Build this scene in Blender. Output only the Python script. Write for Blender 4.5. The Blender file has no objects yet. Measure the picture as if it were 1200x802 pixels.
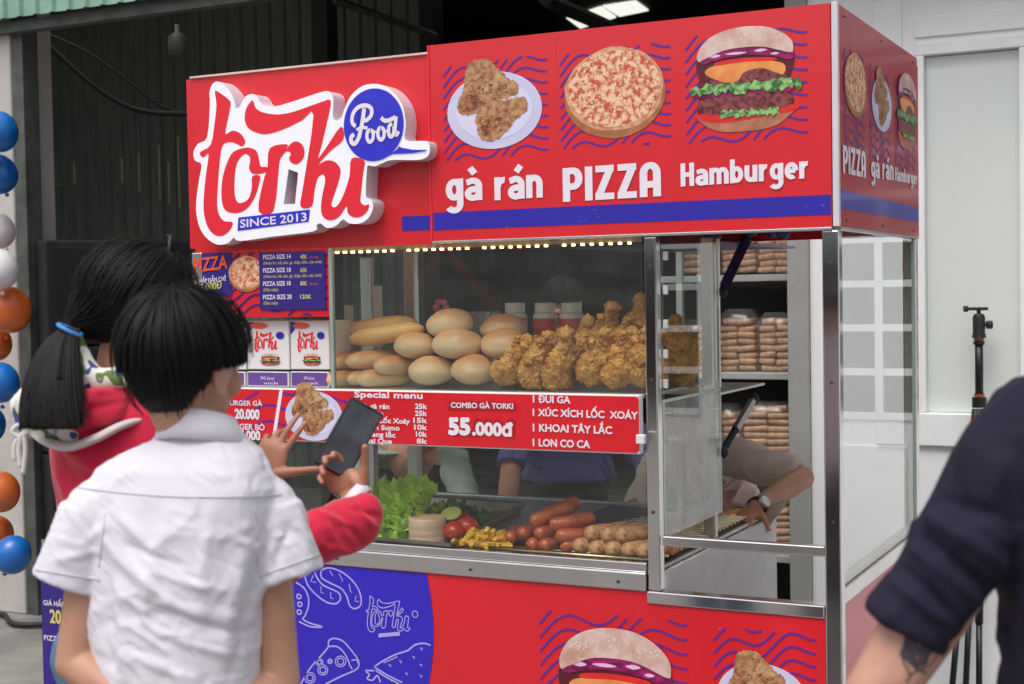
import bpy, bmesh, math, random
import numpy as np
from mathutils import Vector, Matrix, geometry, noise
random.seed(7); np.random.seed(7)
R = math.radians
sc = bpy.context.scene
col = sc.collection

# ------------------------------------------------------------ camera, sky, sun, exposure
FP = 1679.36
YAW, PIT, ROL = R(26.7622), R(-2.0194), R(-0.9749)
CAM = np.array([0.8735, -3.5339, 1.54])
fwd = np.array([-math.sin(YAW) * math.cos(PIT), math.cos(YAW) * math.cos(PIT), math.sin(PIT)])
rt0 = np.array([math.cos(YAW), math.sin(YAW), 0.0])
up0 = np.cross(rt0, fwd)
rt = rt0 * math.cos(ROL) + up0 * math.sin(ROL)
upv = up0 * math.cos(ROL) - rt0 * math.sin(ROL)
cd = bpy.data.cameras.new('camera')
cam = bpy.data.objects.new('camera', cd); col.objects.link(cam)
cd.sensor_width = 36; cd.lens = 36 * FP / 1200
cd.clip_start = 0.05; cd.clip_end = 2000
cd.dof.use_dof = True; cd.dof.focus_distance = 4.15; cd.dof.aperture_fstop = 6.3
mw = Matrix(((rt[0], upv[0], -fwd[0], CAM[0]), (rt[1], upv[1], -fwd[1], CAM[1]), (rt[2], upv[2], -fwd[2], CAM[2]), (0, 0, 0, 1)))
cam.matrix_world = mw
sc.camera = cam

SUN_EL, SUN_AZ = R(62), R(185)
w = bpy.data.worlds.new('World'); sc.world = w; w.use_nodes = True
wt = w.node_tree; wn = wt.nodes; wl = wt.links
bgn = wn['Background']; bgn.inputs['Strength'].default_value = 0.125
sky = wn.new('ShaderNodeTexSky'); sky.sky_type = 'NISHITA'; sky.sun_disc = False
sky.sun_elevation = SUN_EL; sky.sun_rotation = SUN_AZ
sky.air_density = 1.0; sky.dust_density = 6.0; sky.ozone_density = 1.0; sky.altitude = 0
hs = wn.new('ShaderNodeHueSaturation'); hs.inputs['Saturation'].default_value = 0.35
wl.new(sky.outputs[0], hs.inputs['Color']); wl.new(hs.outputs[0], bgn.inputs['Color'])
sd = bpy.data.lights.new('sun', 'SUN'); sd.energy = 0.9; sd.angle = R(40); sd.color = (1.0, 0.96, 0.92)
so = bpy.data.objects.new('sun', sd); col.objects.link(so)
sdir = Vector((math.sin(SUN_AZ) * math.cos(SUN_EL), math.cos(SUN_AZ) * math.cos(SUN_EL), math.sin(SUN_EL)))
so.rotation_euler = (-sdir).to_track_quat('-Z', 'Y').to_euler()
so.location = (0, -6, 12)
sc.view_settings.view_transform = 'Standard'; sc.view_settings.look = 'None'
sc.view_settings.exposure = 0.36; sc.view_settings.gamma = 1.0
sc.view_settings.use_curve_mapping = False
sc.cycles.max_bounces = 8; sc.cycles.transparent_max_bounces = 24
sc.cycles.use_denoising = True

# ------------------------------------------------------------ measuring helpers: where a sight line meets a real plane
def ray(x, y): return fwd + rt * (x - 600) / FP - upv * (y - 401) / FP
def ony(x, y, Y=0.0):
    d = ray(x, y); return Vector(CAM + d * (Y - CAM[1]) / d[1])
def onx(x, y, X=0.0):
    d = ray(x, y); return Vector(CAM + d * (X - CAM[0]) / d[0])
def onz(x, y, Z=0.0):
    d = ray(x, y); return Vector(CAM + d * (Z - CAM[2]) / d[2])
def dep(x, y, D): return Vector(CAM + ray(x, y) * D)
VR = Vector(rt); VU = Vector(upv); VF = Vector(fwd)
HA = Vector((-math.sin(YAW), math.cos(YAW), 0)); HR = Vector((math.cos(YAW), math.sin(YAW), 0)); UP = Vector((0, 0, 1))

# ------------------------------------------------------------ materials
def lin(c):
    def f(v):
        v /= 255.0
        return v / 12.92 if v <= 0.04045 else ((v + 0.055) / 1.055) ** 2.4
    return (f(c[0]), f(c[1]), f(c[2]), 1.0)
MATS = {}
def mat(name, rgb, rough=0.5, metal=0.0, var=0.12, vs=8.0, bump=0.0, bs=60.0, spec=0.5, rgb2=None, stretch=None, coat=0.0, sheen=0.0, emit=None, es=0.0, sss=0.0, detail=5.0, lohi=(0.35, 0.65), coord='Object', bdist=0.002, trans=0.0):
    if name in MATS: return MATS[name]
    m = bpy.data.materials.new(name); m.use_nodes = True; MATS[name] = m
    nt = m.node_tree; n = nt.nodes; l = nt.links
    b = n['Principled BSDF']
    c1 = lin(rgb)
    if rgb2 is None:
        c2 = tuple(v * (1 - var) for v in c1[:3]) + (1,)
        c1 = tuple(min(1, v * (1 + var * 0.5)) for v in c1[:3]) + (1,)
    else: c2 = lin(rgb2)
    tc = n.new('ShaderNodeTexCoord'); mp = n.new('ShaderNodeMapping')
    if stretch: mp.inputs['Scale'].default_value = stretch
    l.new(tc.outputs[coord], mp.inputs[0])
    nz = n.new('ShaderNodeTexNoise'); nz.inputs['Scale'].default_value = vs; nz.inputs['Detail'].default_value = detail
    nz.inputs['Roughness'].default_value = 0.6
    l.new(mp.outputs[0], nz.inputs['Vector'])
    cr = n.new('ShaderNodeValToRGB')
    cr.color_ramp.elements[0].position = lohi[0]; cr.color_ramp.elements[1].position = lohi[1]
    cr.color_ramp.elements[0].color = c2; cr.color_ramp.elements[1].color = c1
    l.new(nz.outputs[0], cr.inputs[0]); l.new(cr.outputs[0], b.inputs['Base Color'])
    b.inputs['Metallic'].default_value = metal
    b.inputs['Specular IOR Level'].default_value = spec
    b.inputs['Coat Weight'].default_value = coat
    b.inputs['Coat Roughness'].default_value = 0.08
    if sheen: b.inputs['Sheen Weight'].default_value = sheen
    if sss:
        b.inputs['Subsurface Weight'].default_value = sss
        b.inputs['Subsurface Radius'].default_value = (0.01, 0.004, 0.002); b.inputs['Subsurface Scale'].default_value = 1.0
    if emit: b.inputs['Emission Color'].default_value = lin(emit); b.inputs['Emission Strength'].default_value = es
    if trans: b.inputs['Transmission Weight'].default_value = trans
    rr = n.new('ShaderNodeMapRange'); rr.inputs['To Min'].default_value = max(0.02, rough - 0.07); rr.inputs['To Max'].default_value = min(1, rough + 0.07)
    l.new(nz.outputs[0], rr.inputs['Value']); l.new(rr.outputs[0], b.inputs['Roughness'])
    if bump:
        n2 = n.new('ShaderNodeTexNoise'); n2.inputs['Scale'].default_value = bs; n2.inputs['Detail'].default_value = 4
        l.new(mp.outputs[0], n2.inputs['Vector'])
        bp = n.new('ShaderNodeBump'); bp.inputs['Strength'].default_value = bump; bp.inputs['Distance'].default_value = bdist
        l.new(n2.outputs[0], bp.inputs['Height']); l.new(bp.outputs[0], b.inputs['Normal'])
    return m
def glassmat(name, tint=(0.93, 0.965, 0.95), refl=1.0, rough=0.0, ior=1.52, haze=0.0, hcol=(0.75, 0.8, 0.78)):
    m = bpy.data.materials.new(name); m.use_nodes = True; MATS[name] = m
    nt = m.node_tree; n = nt.nodes; l = nt.links
    for x in list(n):
        if x.type != 'OUTPUT_MATERIAL': n.remove(x)
    out = n['Material Output']
    tr = n.new('ShaderNodeBsdfTransparent'); tr.inputs[0].default_value = (*tint, 1)
    gl = n.new('ShaderNodeBsdfGlossy'); gl.inputs['Roughness'].default_value = rough; gl.inputs[0].default_value = (1, 1, 1, 1)
    fr = n.new('ShaderNodeFresnel'); fr.inputs[0].default_value = ior
    ge = n.new('ShaderNodeNewGeometry')
    inv = n.new('ShaderNodeMath'); inv.operation = 'SUBTRACT'; inv.inputs[0].default_value = 1.0; l.new(ge.outputs['Backfacing'], inv.inputs[1])
    mu = n.new('ShaderNodeMath'); mu.operation = 'MULTIPLY'; l.new(fr.outputs[0], mu.inputs[0]); l.new(inv.outputs[0], mu.inputs[1])
    m2 = n.new('ShaderNodeMath'); m2.operation = 'MULTIPLY'; m2.inputs[1].default_value = refl; l.new(mu.outputs[0], m2.inputs[0]); m2.use_clamp = True
    mx = n.new('ShaderNodeMixShader'); l.new(m2.outputs[0], mx.inputs[0])
    base = tr
    if haze:
        df = n.new('ShaderNodeBsdfDiffuse'); df.inputs[0].default_value = (*hcol, 1)
        nz = n.new('ShaderNodeTexNoise'); nz.inputs['Scale'].default_value = 6; nz.inputs['Detail'].default_value = 6
        mr = n.new('ShaderNodeMapRange'); mr.inputs['From Min'].default_value = 0.3; mr.inputs['From Max'].default_value = 0.75
        mr.inputs['To Min'].default_value = haze * 0.5; mr.inputs['To Max'].default_value = haze * 1.5
        l.new(nz.outputs[0], mr.inputs['Value'])
        mh = n.new('ShaderNodeMixShader'); l.new(mr.outputs[0], mh.inputs[0]); l.new(tr.outputs[0], mh.inputs[1]); l.new(df.outputs[0], mh.inputs[2]); base = mh
    l.new(base.outputs[0], mx.inputs[1]); l.new(gl.outputs[0], mx.inputs[2])
    l.new(mx.outputs[0], out.inputs['Surface'])
    return m

# ------------------------------------------------------------ object helpers
def tag(o, label=None, cat=None, group=None, kind=None):
    if label: o['label'] = label
    if cat: o['category'] = cat
    if group: o['group'] = group
    if kind: o['kind'] = kind
    return o
def thing(name, loc, label=None, cat=None, group=None, kind=None):
    o = bpy.data.objects.new(name, None); col.objects.link(o); o.location = loc; o.empty_display_size = 0.05
    return tag(o, label, cat, group, kind)
def wloc(o):
    v = Vector((0, 0, 0))
    while o is not None: v += o.location; o = o.parent
    return v
class MB:
    def __init__(s): s.v = []; s.f = []; s.M = None
    def add(s, vs, fs):
        b = len(s.v)
        if s.M is not None: vs = [s.M @ Vector(v) for v in vs]
        s.v += [tuple(v) for v in vs]; s.f += [tuple(b + i for i in f) for f in fs]; return s
    def box(s, a, b, bev=0.0, X=None):
        x0, x1 = sorted((a[0], b[0])); y0, y1 = sorted((a[1], b[1])); z0, z1 = sorted((a[2], b[2]))
        bev = min(bev, (x1 - x0) * .45, (y1 - y0) * .45, (z1 - z0) * .45)
        if bev <= 0:
            vs = [(x, y, z) for z in (z0, z1) for y in (y0, y1) for x in (x0, x1)]
            fs = [(0, 2, 3, 1), (4, 5, 7, 6), (0, 1, 5, 4), (2, 6, 7, 3), (0, 4, 6, 2), (1, 3, 7, 5)]
        else:
            bm = bmesh.new(); bmesh.ops.create_cube(bm, size=1.0)
            for v in bm.verts: v.co = ((x0 + x1) / 2 + v.co.x * (x1 - x0), (y0 + y1) / 2 + v.co.y * (y1 - y0), (z0 + z1) / 2 + v.co.z * (z1 - z0))
            bmesh.ops.bevel(bm, geom=bm.edges[:], offset=bev, segments=2, profile=0.5, affect='EDGES')
            bm.verts.index_update(); vs = [v.co.copy() for v in bm.verts]; fs = [[v.index for v in f.verts] for f in bm.faces]; bm.free()
        if X is not None: vs = [X @ Vector(v) for v in vs]
        return s.add(vs, fs)
    def quad(s, a, b, c, d): return s.add([a, b, c, d], [(0, 1, 2, 3)])
    def tube(s, pts, r, seg=10, caps=True, flat=1.0):
        pts = [Vector(p) for p in pts]; n = len(pts)
        rs = r if isinstance(r, (list, tuple)) else [r] * n
        vs = []; fs = []; prev = None
        for i, p in enumerate(pts):
            t = (pts[min(i + 1, n - 1)] - pts[max(i - 1, 0)]).normalized()
            if prev is None:
                a = Vector((0, 0, 1)) if abs(t.z) < 0.9 else Vector((1, 0, 0)); u = t.cross(a).normalized()
            else:
                u = (prev - t * prev.dot(t)).normalized()
            prev = u; v = t.cross(u)
            for k in range(seg):
                an = 2 * math.pi * k / seg; vs.append(p + (u * math.cos(an) + v * math.sin(an) * flat) * rs[i])
        for i in range(n - 1):
            for k in range(seg):
                k2 = (k + 1) % seg; fs.append((i * seg + k, i * seg + k2, (i + 1) * seg + k2, (i + 1) * seg + k))
        if caps: fs.append(tuple(range(seg - 1, -1, -1))); fs.append(tuple((n - 1) * seg + k for k in range(seg)))
        return s.add(vs, fs)
    def lathe(s, prof, loc=(0, 0, 0), seg=20, X=None):
        vs = []; fs = []; n = len(prof)
        for (r, z) in prof:
            for k in range(seg):
                an = 2 * math.pi * k / seg; vs.append(Vector((r * math.cos(an), r * math.sin(an), z)))
        for i in range(n - 1):
            for k in range(seg):
                k2 = (k + 1) % seg; fs.append((i * seg + k, i * seg + k2, (i + 1) * seg + k2, (i + 1) * seg + k))
        fs.append(tuple(range(seg - 1, -1, -1))); fs.append(tuple((n - 1) * seg + k for k in range(seg)))
        if X is not None: vs = [X @ v for v in vs]
        vs = [v + Vector(loc) for v in vs]
        return s.add(vs, fs)
    def ell(s, c, rad, X=None, nu=16, nv=10, disp=None):
        vs = []; fs = []
        vs.append(Vector((0, 0, 1)))
        for j in range(1, nv):
            th = math.pi * j / nv
            for i in range(nu):
                ph = 2 * math.pi * i / nu; vs.append(Vector((math.sin(th) * math.cos(ph), math.sin(th) * math.sin(ph), math.cos(th))))
        vs.append(Vector((0, 0, -1)))
        if disp: vs = [v * disp(v) for v in vs]
        vs = [Vector((v.x * rad[0], v.y * rad[1], v.z * rad[2])) for v in vs]
        if X is not None: vs = [X @ v for v in vs]
        vs = [v + Vector(c) for v in vs]
        for i in range(nu): fs.append((0, 1 + i, 1 + (i + 1) % nu))
        for j in range(nv - 2):
            for i in range(nu):
                a = 1 + j * nu; fs.append((a + i, a + nu + i, a + nu + (i + 1) % nu, a + (i + 1) % nu))
        L = len(vs) - 1; a = 1 + (nv - 2) * nu
        for i in range(nu): fs.append((L, a + (i + 1) % nu, a + i))
        return s.add(vs, fs)
    def cap(s, p0, r0, p1, r1, seg=14, hemi=4):
        p0 = Vector(p0); p1 = Vector(p1); t = (p1 - p0).normalized()
        pts = []; rs = []
        for k in range(hemi, 0, -1):
            a = math.pi / 2 * k / hemi * 0.97; pts.append(p0 - t * r0 * math.sin(a)); rs.append(r0 * math.cos(a))
        for k in range(5):
            f = k / 4; pts.append(p0.lerp(p1, f)); rs.append(r0 + (r1 - r0) * f)
        for k in range(1, hemi + 1):
            a = math.pi / 2 * k / hemi * 0.97; pts.append(p1 + t * r1 * math.sin(a)); rs.append(r1 * math.cos(a))
        return s.tube(pts, rs, seg)
    def loft(s, rings, seg=28, ex=2.3):
        """rings: (centre, u vector, v vector)"""
        vs = []; fs = []; n = len(rings)
        for c, u, v in rings:
            for k in range(seg):
                an = 2 * math.pi * k / seg; ca, sa = math.cos(an), math.sin(an)
                q = (abs(ca) ** ex + abs(sa) ** ex) ** (-1 / ex)
                vs.append(Vector(c) + Vector(u) * ca * q + Vector(v) * sa * q)
        for i in range(n - 1):
            for k in range(seg):
                k2 = (k + 1) % seg; fs.append((i * seg + k, i * seg + k2, (i + 1) * seg + k2, (i + 1) * seg + k))
        fs.append(tuple(range(seg - 1, -1, -1))); fs.append(tuple((n - 1) * seg + k for k in range(seg)))
        return s.add(vs, fs)
    def mesh(s, name, org=(0, 0, 0), smooth=False, fix=True):
        me = bpy.data.meshes.new(name); o = Vector(org)
        me.from_pydata([Vector(v) - o for v in s.v], [], s.f)
        if fix:
            bm = bmesh.new(); bm.from_mesh(me); bmesh.ops.recalc_face_normals(bm, faces=bm.faces[:]); bm.to_mesh(me); bm.free()
        me.update()
        if smooth: me.polygons.foreach_set('use_smooth', [True] * len(me.polygons))
        return me
    def build(s, name, m, parent=None, smooth=False, label=None, kind=None, fix=True, **kw):
        org = wloc(parent) if parent is not None else Vector((0, 0, 0))
        me = s.mesh(name, org, smooth, fix)
        return link(name, me, m, parent, label, kind, **kw)
def link(name, me, m, parent=None, label=None, kind=None, cat=None, group=None):
    me.materials.clear(); me.materials.append(m)
    o = bpy.data.objects.new(name, me); col.objects.link(o)
    if parent is not None: o.parent = parent
    return tag(o, label, cat, group, kind)
def autosmooth(o, ang=35):
    me = o.data
    me.polygons.foreach_set('use_smooth', [True] * len(me.polygons))
    try: me.set_sharp_from_angle(angle=R(ang))
    except Exception: pass
    return o
def copy_tree(o, parent=None):
    c = o.copy(); col.objects.link(c); c.parent = parent
    for ch in list(o.children): copy_tree(ch, c)
    return c
# voxel union of overlapping closed volumes into one continuous skin
def fuse(mb, voxel, smooth=6, fac=0.5, func=None):
    me = mb.mesh('tmp', fix=True); o = bpy.data.objects.new('tmp', me); col.objects.link(o)
    r = o.modifiers.new('r', 'REMESH'); r.mode = 'VOXEL'; r.voxel_size = voxel; r.use_smooth_shade = True
    if smooth:
        sm = o.modifiers.new('s', 'SMOOTH'); sm.factor = fac; sm.iterations = smooth
    dg = bpy.context.evaluated_depsgraph_get(); dg.update()
    res = bpy.data.meshes.new_from_object(o.evaluated_get(dg))
    bpy.data.objects.remove(o)
    if func:
        n = len(res.vertices); P = np.empty(n * 3); res.vertices.foreach_get('co', P); P = P.reshape(-1, 3)
        N = np.empty(n * 3); res.vertices.foreach_get('normal', N); N = N.reshape(-1, 3)
        P = func(P, N); res.vertices.foreach_set('co', P.ravel()); res.update()
    res.polygons.foreach_set('use_smooth', [True] * len(res.polygons))
    return res
def place_mesh(name, me, m, parent=None, **kw):
    if parent is not None:
        me.transform(Matrix.Translation(-wloc(parent)))
    return link(name, me, m, parent, **kw)
def folds(P, N, segs):
    """cloth folds: ridges (positive) and creases (negative) laid along 3D segments"""
    d = np.zeros(len(P)); vf = np.array(fwd); face = np.clip(-(N @ vf) * 2.0, 0, 1)
    for a, b, wd, h in segs:
        a = np.array(a); b = np.array(b); ab = b - a; ab = ab - vf * (ab @ vf); L = (ab @ ab); W_ = P - a; W_ = W_ - np.outer(W_ @ vf, vf)
        t = np.clip((W_ @ ab) / L, 0, 1); q = W_ - t[:, None] * ab
        dist = np.sqrt((q * q).sum(1)); d += face * h * np.exp(-(dist / wd) ** 2) * (0.35 + 0.65 * np.sin(np.pi * np.clip(t, 0.08, 0.92)))
    return P + N * d[:, None]
def wob(P, N, sc_=30.0, amp=0.001, seed=0, an=(1, 1, 1)):
    rs = np.random.RandomState(seed); d = np.zeros(len(P)); Q = P * np.array(an)
    for k in range(7):
        v = rs.normal(size=3); v /= np.linalg.norm(v); w_ = rs.normal(size=3); w_ /= np.linalg.norm(w_)
        s_ = sc_ * (0.6 + 0.35 * k); ph = rs.rand() * 6.28
        d += np.sin(Q @ v * s_ + ph + 1.6 * np.sin(Q @ w_ * s_ * 0.6 + ph * 2)) / (1 + 0.35 * k)
    return P + N * (d * amp * 0.4)[:, None]
def crumple(P, N, sc_=30.0, amp=.002, seed=0, an=(1, 1, 1), mask=None, pw=1.5):
    """irregular sharp creases: ridged waves in warped directions"""
    rs = np.random.RandomState(seed); d = np.zeros(len(P)); Q = P * np.array(an)
    wv = sum(np.sin(Q @ (rs.normal(size=3) * sc_ * .35) + rs.rand() * 6.28) for _ in range(3))
    for k in range(6):
        v = rs.normal(size=3); v /= np.linalg.norm(v); u = rs.normal(size=3) * sc_ * .22
        g = np.clip(np.sin(Q @ u + rs.rand() * 6.28) * 1.2, 0, 1)
        d += (1 - np.abs(np.sin(Q @ v * sc_ * (.55 + .22 * k) + wv * (.8 + .2 * k) + rs.rand() * 6)) ) ** pw * g * (1 if k % 2 else -1)
    if mask is not None: d = d * mask
    return P + N * (d * amp)[:, None]
# ------------------------------------------------------------ flat print on a plane
class Plane:
    """maps measured points to a real plane: kind 'y' (front facing) or 'x' (side facing)"""
    def __init__(s, kind, val): s.k = kind; s.v = val
    def P(s, px, py, off=0.0):
        return ony(px, py, s.v - off) if s.k == 'y' else onx(px, py, s.v + off)
    def to2(s, px, py):
        p = s.P(px, py); return Vector((p.x, p.z)) if s.k == 'y' else Vector((p.y, p.z))
    def to3(s, q, off=0.0):
        return Vector((q[0], s.v - off, q[1])) if s.k == 'y' else Vector((s.v + off, q[0], q[1]))
def smoothloop(pts, n=4, closed=True):
    out = []; N = len(pts); pts = [Vector(p) for p in pts]
    rng = range(N) if closed else range(N - 1)
    for i in rng:
        p0 = pts[(i - 1) % N] if closed or i > 0 else pts[0]; p1 = pts[i]; p2 = pts[(i + 1) % N]
        p3 = pts[(i + 2) % N] if closed or i + 2 < N else pts[-1]
        for k in range(n):
            t = k / n
            out.append(0.5 * ((2 * p1) + (-p0 + p2) * t + (2 * p0 - 5 * p1 + 4 * p2 - p3) * t * t + (-p0 + 3 * p1 - 3 * p2 + p3) * t ** 3))
    if not closed: out.append(pts[-1])
    return out
def flat(mb, pl, loops, off, thick=0.0):
    """fill 2D loops (first = outer, others = holes) on plane"""
    loops = [[Vector((p[0], p[1], 0)) for p in L] for L in loops]
    tris = geometry.tessellate_polygon(loops); P = [p for L in loops for p in L]
    mb.add([pl.to3(p, off) for p in P], tris)
    if thick:
        b = 0
        for L in loops:
            n = len(L); vs = [pl.to3(p, off) for p in L] + [pl.to3(p, off - thick) for p in L]
            mb.add(vs, [(i, (i + 1) % n, (i + 1) % n + n, i + n) for i in range(n)])
    return mb
def ribbon(mb, pl, pts, wd, off, closed=False):
    pts = [Vector(p[:2]) for p in pts]; n = len(pts); L = []
    for i in range(n):
        a = pts[(i - 1) % n] if closed else pts[max(i - 1, 0)]; b = pts[(i + 1) % n] if closed else pts[min(i + 1, n - 1)]
        t = (b - a); t = t.normalized() if t.length > 1e-9 else Vector((1, 0)); nn = Vector((-t.y, t.x)) * wd / 2
        L.append(pts[i] + nn); L.append(pts[i] - nn)
    fs = [(2 * i, 2 * i + 1, 2 * i + 3, 2 * i + 2) for i in range(n - 1)]
    if closed: fs.append((2 * n - 2, 2 * n - 1, 1, 0))
    return mb.add([pl.to3(p, off) for p in L], fs)
_tc = {}
def textmesh(s, bold):
    k = (s, bold)
    if k in _tc: return _tc[k]
    c = bpy.data.curves.new('t', 'FONT'); c.body = s; c.offset = bold; c.size = 1.0; c.resolution_u = 3
    o = bpy.data.objects.new('t', c); col.objects.link(o)
    dg = bpy.context.evaluated_depsgraph_get(); dg.update()
    me = bpy.data.meshes.new_from_object(o.evaluated_get(dg)); bpy.data.objects.remove(o)
    V = [v.co.copy() for v in me.vertices]; F = [tuple(p.vertices) for p in me.polygons]
    bpy.data.meshes.remove(me); _tc[k] = (V, F); return V, F
CAPH = None
def putglyphs(mb, pl, fn, V, F, b, off):
    """glyph faces plus a band of width b along every outline edge, each band a hair apart in depth"""
    P = [fn(v) for v in V]; mb.add([pl.to3(p, off) for p in P], F)
    if b <= 0: return mb
    cnt = {}
    for f in F:
        for i in range(len(f)):
            e = (f[i], f[(i + 1) % len(f)]); k = (min(e), max(e)); cnt[k] = cnt.get(k, 0) + 1
    j = 0
    for (i0, i1), c in cnt.items():
        if c != 1: continue
        a = Vector(P[i0]); d = Vector(P[i1]); t = d - a
        if t.length < 1e-7: continue
        t = t.normalized(); n = Vector((-t.y, t.x)) * b; t = t * b * .45
        o = off + .00004 + (j % 17) * .00003; j += 1
        mb.add([pl.to3(q, o) for q in (a - t - n, d + t - n, d + t * 1 + n, a - t + n)], [(0, 1, 2, 3)])
    return mb
def text(mb, pl, s, xl, xr, yb, yt, off, bold=0.03, slant=0.0, ybr=None):
    """fit text: left/right x of the ink, baseline and cap height, all as measured points"""
    global CAPH
    if CAPH is None:
        V, F = textmesh('H', 0.0); CAPH = max(v.y for v in V)
    V, F = textmesh(s, 0.0)
    if not V: return mb
    x0 = min(v.x for v in V); x1 = max(v.x for v in V)
    a = pl.to2(xl, yb); b = pl.to2(xr, yb if ybr is None else ybr); c = pl.to2(xl, yt); sz = (c[1] - a[1]) / CAPH
    bw = bold * sz * .62; sg = 1 if b[0] > a[0] else -1; A = a[0] + bw * sg; B = b[0] - bw * sg; hz = sz * CAPH - 2 * bw; zz = hz / CAPH
    def fn(v):
        f = (v.x - x0) / (x1 - x0); return (A + (B - A) * f, a[1] + bw + v.y * zz + (0 if ybr is None else (b[1] - a[1]) * f))
    return putglyphs(mb, pl, fn, V, F, bw, off)

# heavy rounded display letters drawn as wide strokes
def _arc(cx, cy, rx, ry, a0, a1, n=14): return [(cx + rx * math.cos(R(a0 + (a1 - a0) * i / n)), cy + ry * math.sin(R(a0 + (a1 - a0) * i / n))) for i in range(n + 1)]
GL = {
 'a': (.72, [[(.07, .80)] + _arc(.33, .62, .25, .25, 125, 0) + [(.58, 0)], _arc(.34, .30, .22, .19, 60, 330) + [(.56, .24)], [(.34, .49), (.58, .52)]]),
 'g': (.74, [_arc(.36, .52, .225, .35, 0, 360, 24), [(.60, 1.0), (.60, -.12)] + _arc(.34, -.12, .26, .27, -10, -150)]),
 'r': (.54, [[(.135, 0), (.135, 1)], [(.135, .55)] + _arc(.42, .55, .27, .31, 150, 82)]),
 'n': (.72, [[(.135, 0), (.135, 1)], _arc(.355, .60, .22, .27, 175, 0) + [(.575, 0)]]),
 'm': (1.10, [[(.135, 0), (.135, 1)], _arc(.34, .60, .205, .27, 175, 0) + [(.545, 0)], _arc(.75, .60, .205, .27, 175, 0) + [(.955, 0)]]),
 'b': (.74, [[(.135, 0), (.135, 1.42)], _arc(.37, .50, .225, .36, 180, -180, 24)]),
 'u': (.72, [[(.135, 1), (.135, .4)] + _arc(.355, .40, .22, .27, 180, 355), [(.575, 0), (.575, 1)]]),
 'e': (.72, [[(.16, .50), (.58, .50)], _arc(.365, .50, .23, .37, 0, 305, 24)]),
 'H': (.80, [[(.14, 0), (.14, 1.4)], [(.64, 0), (.64, 1.4)], [(.14, .7), (.64, .7)]]),
 'P': (.76, [[(.14, 0), (.14, 1.4)], [(.14, 1.265)] + _arc(.40, .94, .20, .325, 90, -90) + [(.14, .615)]]),
 'I': (.30, [[(.14, 0), (.14, 1.4)]]),
 'Z': (.74, [[(.03, 1.265), (.69, 1.265)], [(.55, 1.22), (.15, .18)], [(.02, .135), (.70, .135)]]),
 'A': (.80, [[(.14, 0), (.14, .95)] + _arc(.375, .95, .235, .315, 180, 0) + [(.61, 0)], [(.14, .50), (.61, .50)]]),
 '`': (0, [[(-.56, 1.44), (-.36, 1.17)]]), "'": (0, [[(-.42, 1.17), (-.22, 1.44)]]), ' ': (.36, [])}
def headline(par, pl, s, xl, xr, yb, yt, ybr, m, off=.0022, weight=.27, capz=1.4):
    x = 0; S = []
    for ch in s:
        wd, st = GL[ch]; S += [[(x + a, b) for a, b in p] for p in st]; x += wd + (.06 if wd else 0)
    x -= .06; a = pl.to2(xl, yb); b = pl.to2(xr, ybr); c = pl.to2(xl, yt); sz = (c[1] - a[1]) / capz; kx = (b[0] - a[0]) / x; mb = MB()
    for j, p in enumerate(S):
        P = [Vector(q) for q in p]; n = len(P); L = []
        for i in range(n):
            t = (P[min(i + 1, n - 1)] - P[max(i - 1, 0)]).normalized(); nn = Vector((-t.y, t.x)) * weight / 2
            for q in (P[i] + nn, P[i] - nn): L.append(pl.to3((a[0] + q.x * kx, a[1] + q.y * sz + (b[1] - a[1]) * q.x / x), off + j * .00007))
        mb.add(L, [(2 * i, 2 * i + 1, 2 * i + 3, 2 * i + 2) for i in range(n - 1)])
    return mb.build('lettering', m, par, fix=False)
# ------------------------------------------------------------ palette
GZ = -0.12            # ground level
m_ground = mat('concrete', (140, 137, 132), 0.9, var=0.3, vs=3.0, bump=0.5, bs=40, bdist=0.004)
m_white_wall = mat('painted_wall', (241, 243, 246), 0.75, var=0.05, vs=1.6, bump=0.15, bs=90)
m_wframe = mat('window_frame_paint', (238, 241, 243), 0.5, var=0.04)
m_frost = mat('frosted_pane', (222, 230, 227), 0.16, var=0.05, vs=1.2, spec=0.9, coat=0.6)
m_dark = mat('dark_sheet', (90, 98, 90), 0.6, var=0.3, vs=5, stretch=(6, 6, 0.4))
m_roof = mat('roof_sheet', (84, 86, 84), 0.6, var=0.3, vs=3)
m_green = mat('green_sheet', (138, 176, 157), 0.55, var=0.12, vs=4, stretch=(1, 1, 3))
m_steelg = mat('weathered_steel', (92, 96, 93), 0.6, metal=0.3, var=0.35, vs=9)
m_pillar = mat('pillar_paint', (188, 184, 180), 0.8, var=0.12, vs=4)
m_sky_l = mat('skylight_sheet', (225, 225, 215), 0.5, emit=(235, 235, 225), es=0.9)
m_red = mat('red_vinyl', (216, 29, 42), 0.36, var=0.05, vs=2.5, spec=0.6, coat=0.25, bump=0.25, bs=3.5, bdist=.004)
m_red2 = mat('bright_red_print', (216, 29, 43), 0.34, var=0.07, vs=2.2, spec=0.5, coat=0.25, bump=0.2, bs=4, bdist=.004)
m_reds = mat('shaded_red_vinyl', (186, 22, 36), 0.3, var=0.07, vs=2.5, spec=0.5, coat=0.15, bump=0.25, bs=3.5, bdist=.004)  # darker copy of the front red, shade of the side face put into the colour
m_redl = mat('red_letter', (232, 44, 60), 0.3, var=0.03, spec=0.5)
m_blue = mat('blue_print', (50, 42, 168), 0.3, var=0.06, vs=3, spec=0.5, coat=0.2)
m_blue2 = mat('royal_blue_print', (52, 50, 205), 0.3, var=0.05, vs=3, spec=0.5, coat=0.2)
m_purple = mat('purple_wave_print', (92, 44, 152), 0.32, var=0.06, vs=12, spec=0.5)
m_navyp = mat('indigo_print', (52, 36, 128), 0.35, var=0.06, vs=6, spec=0.5)
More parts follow.
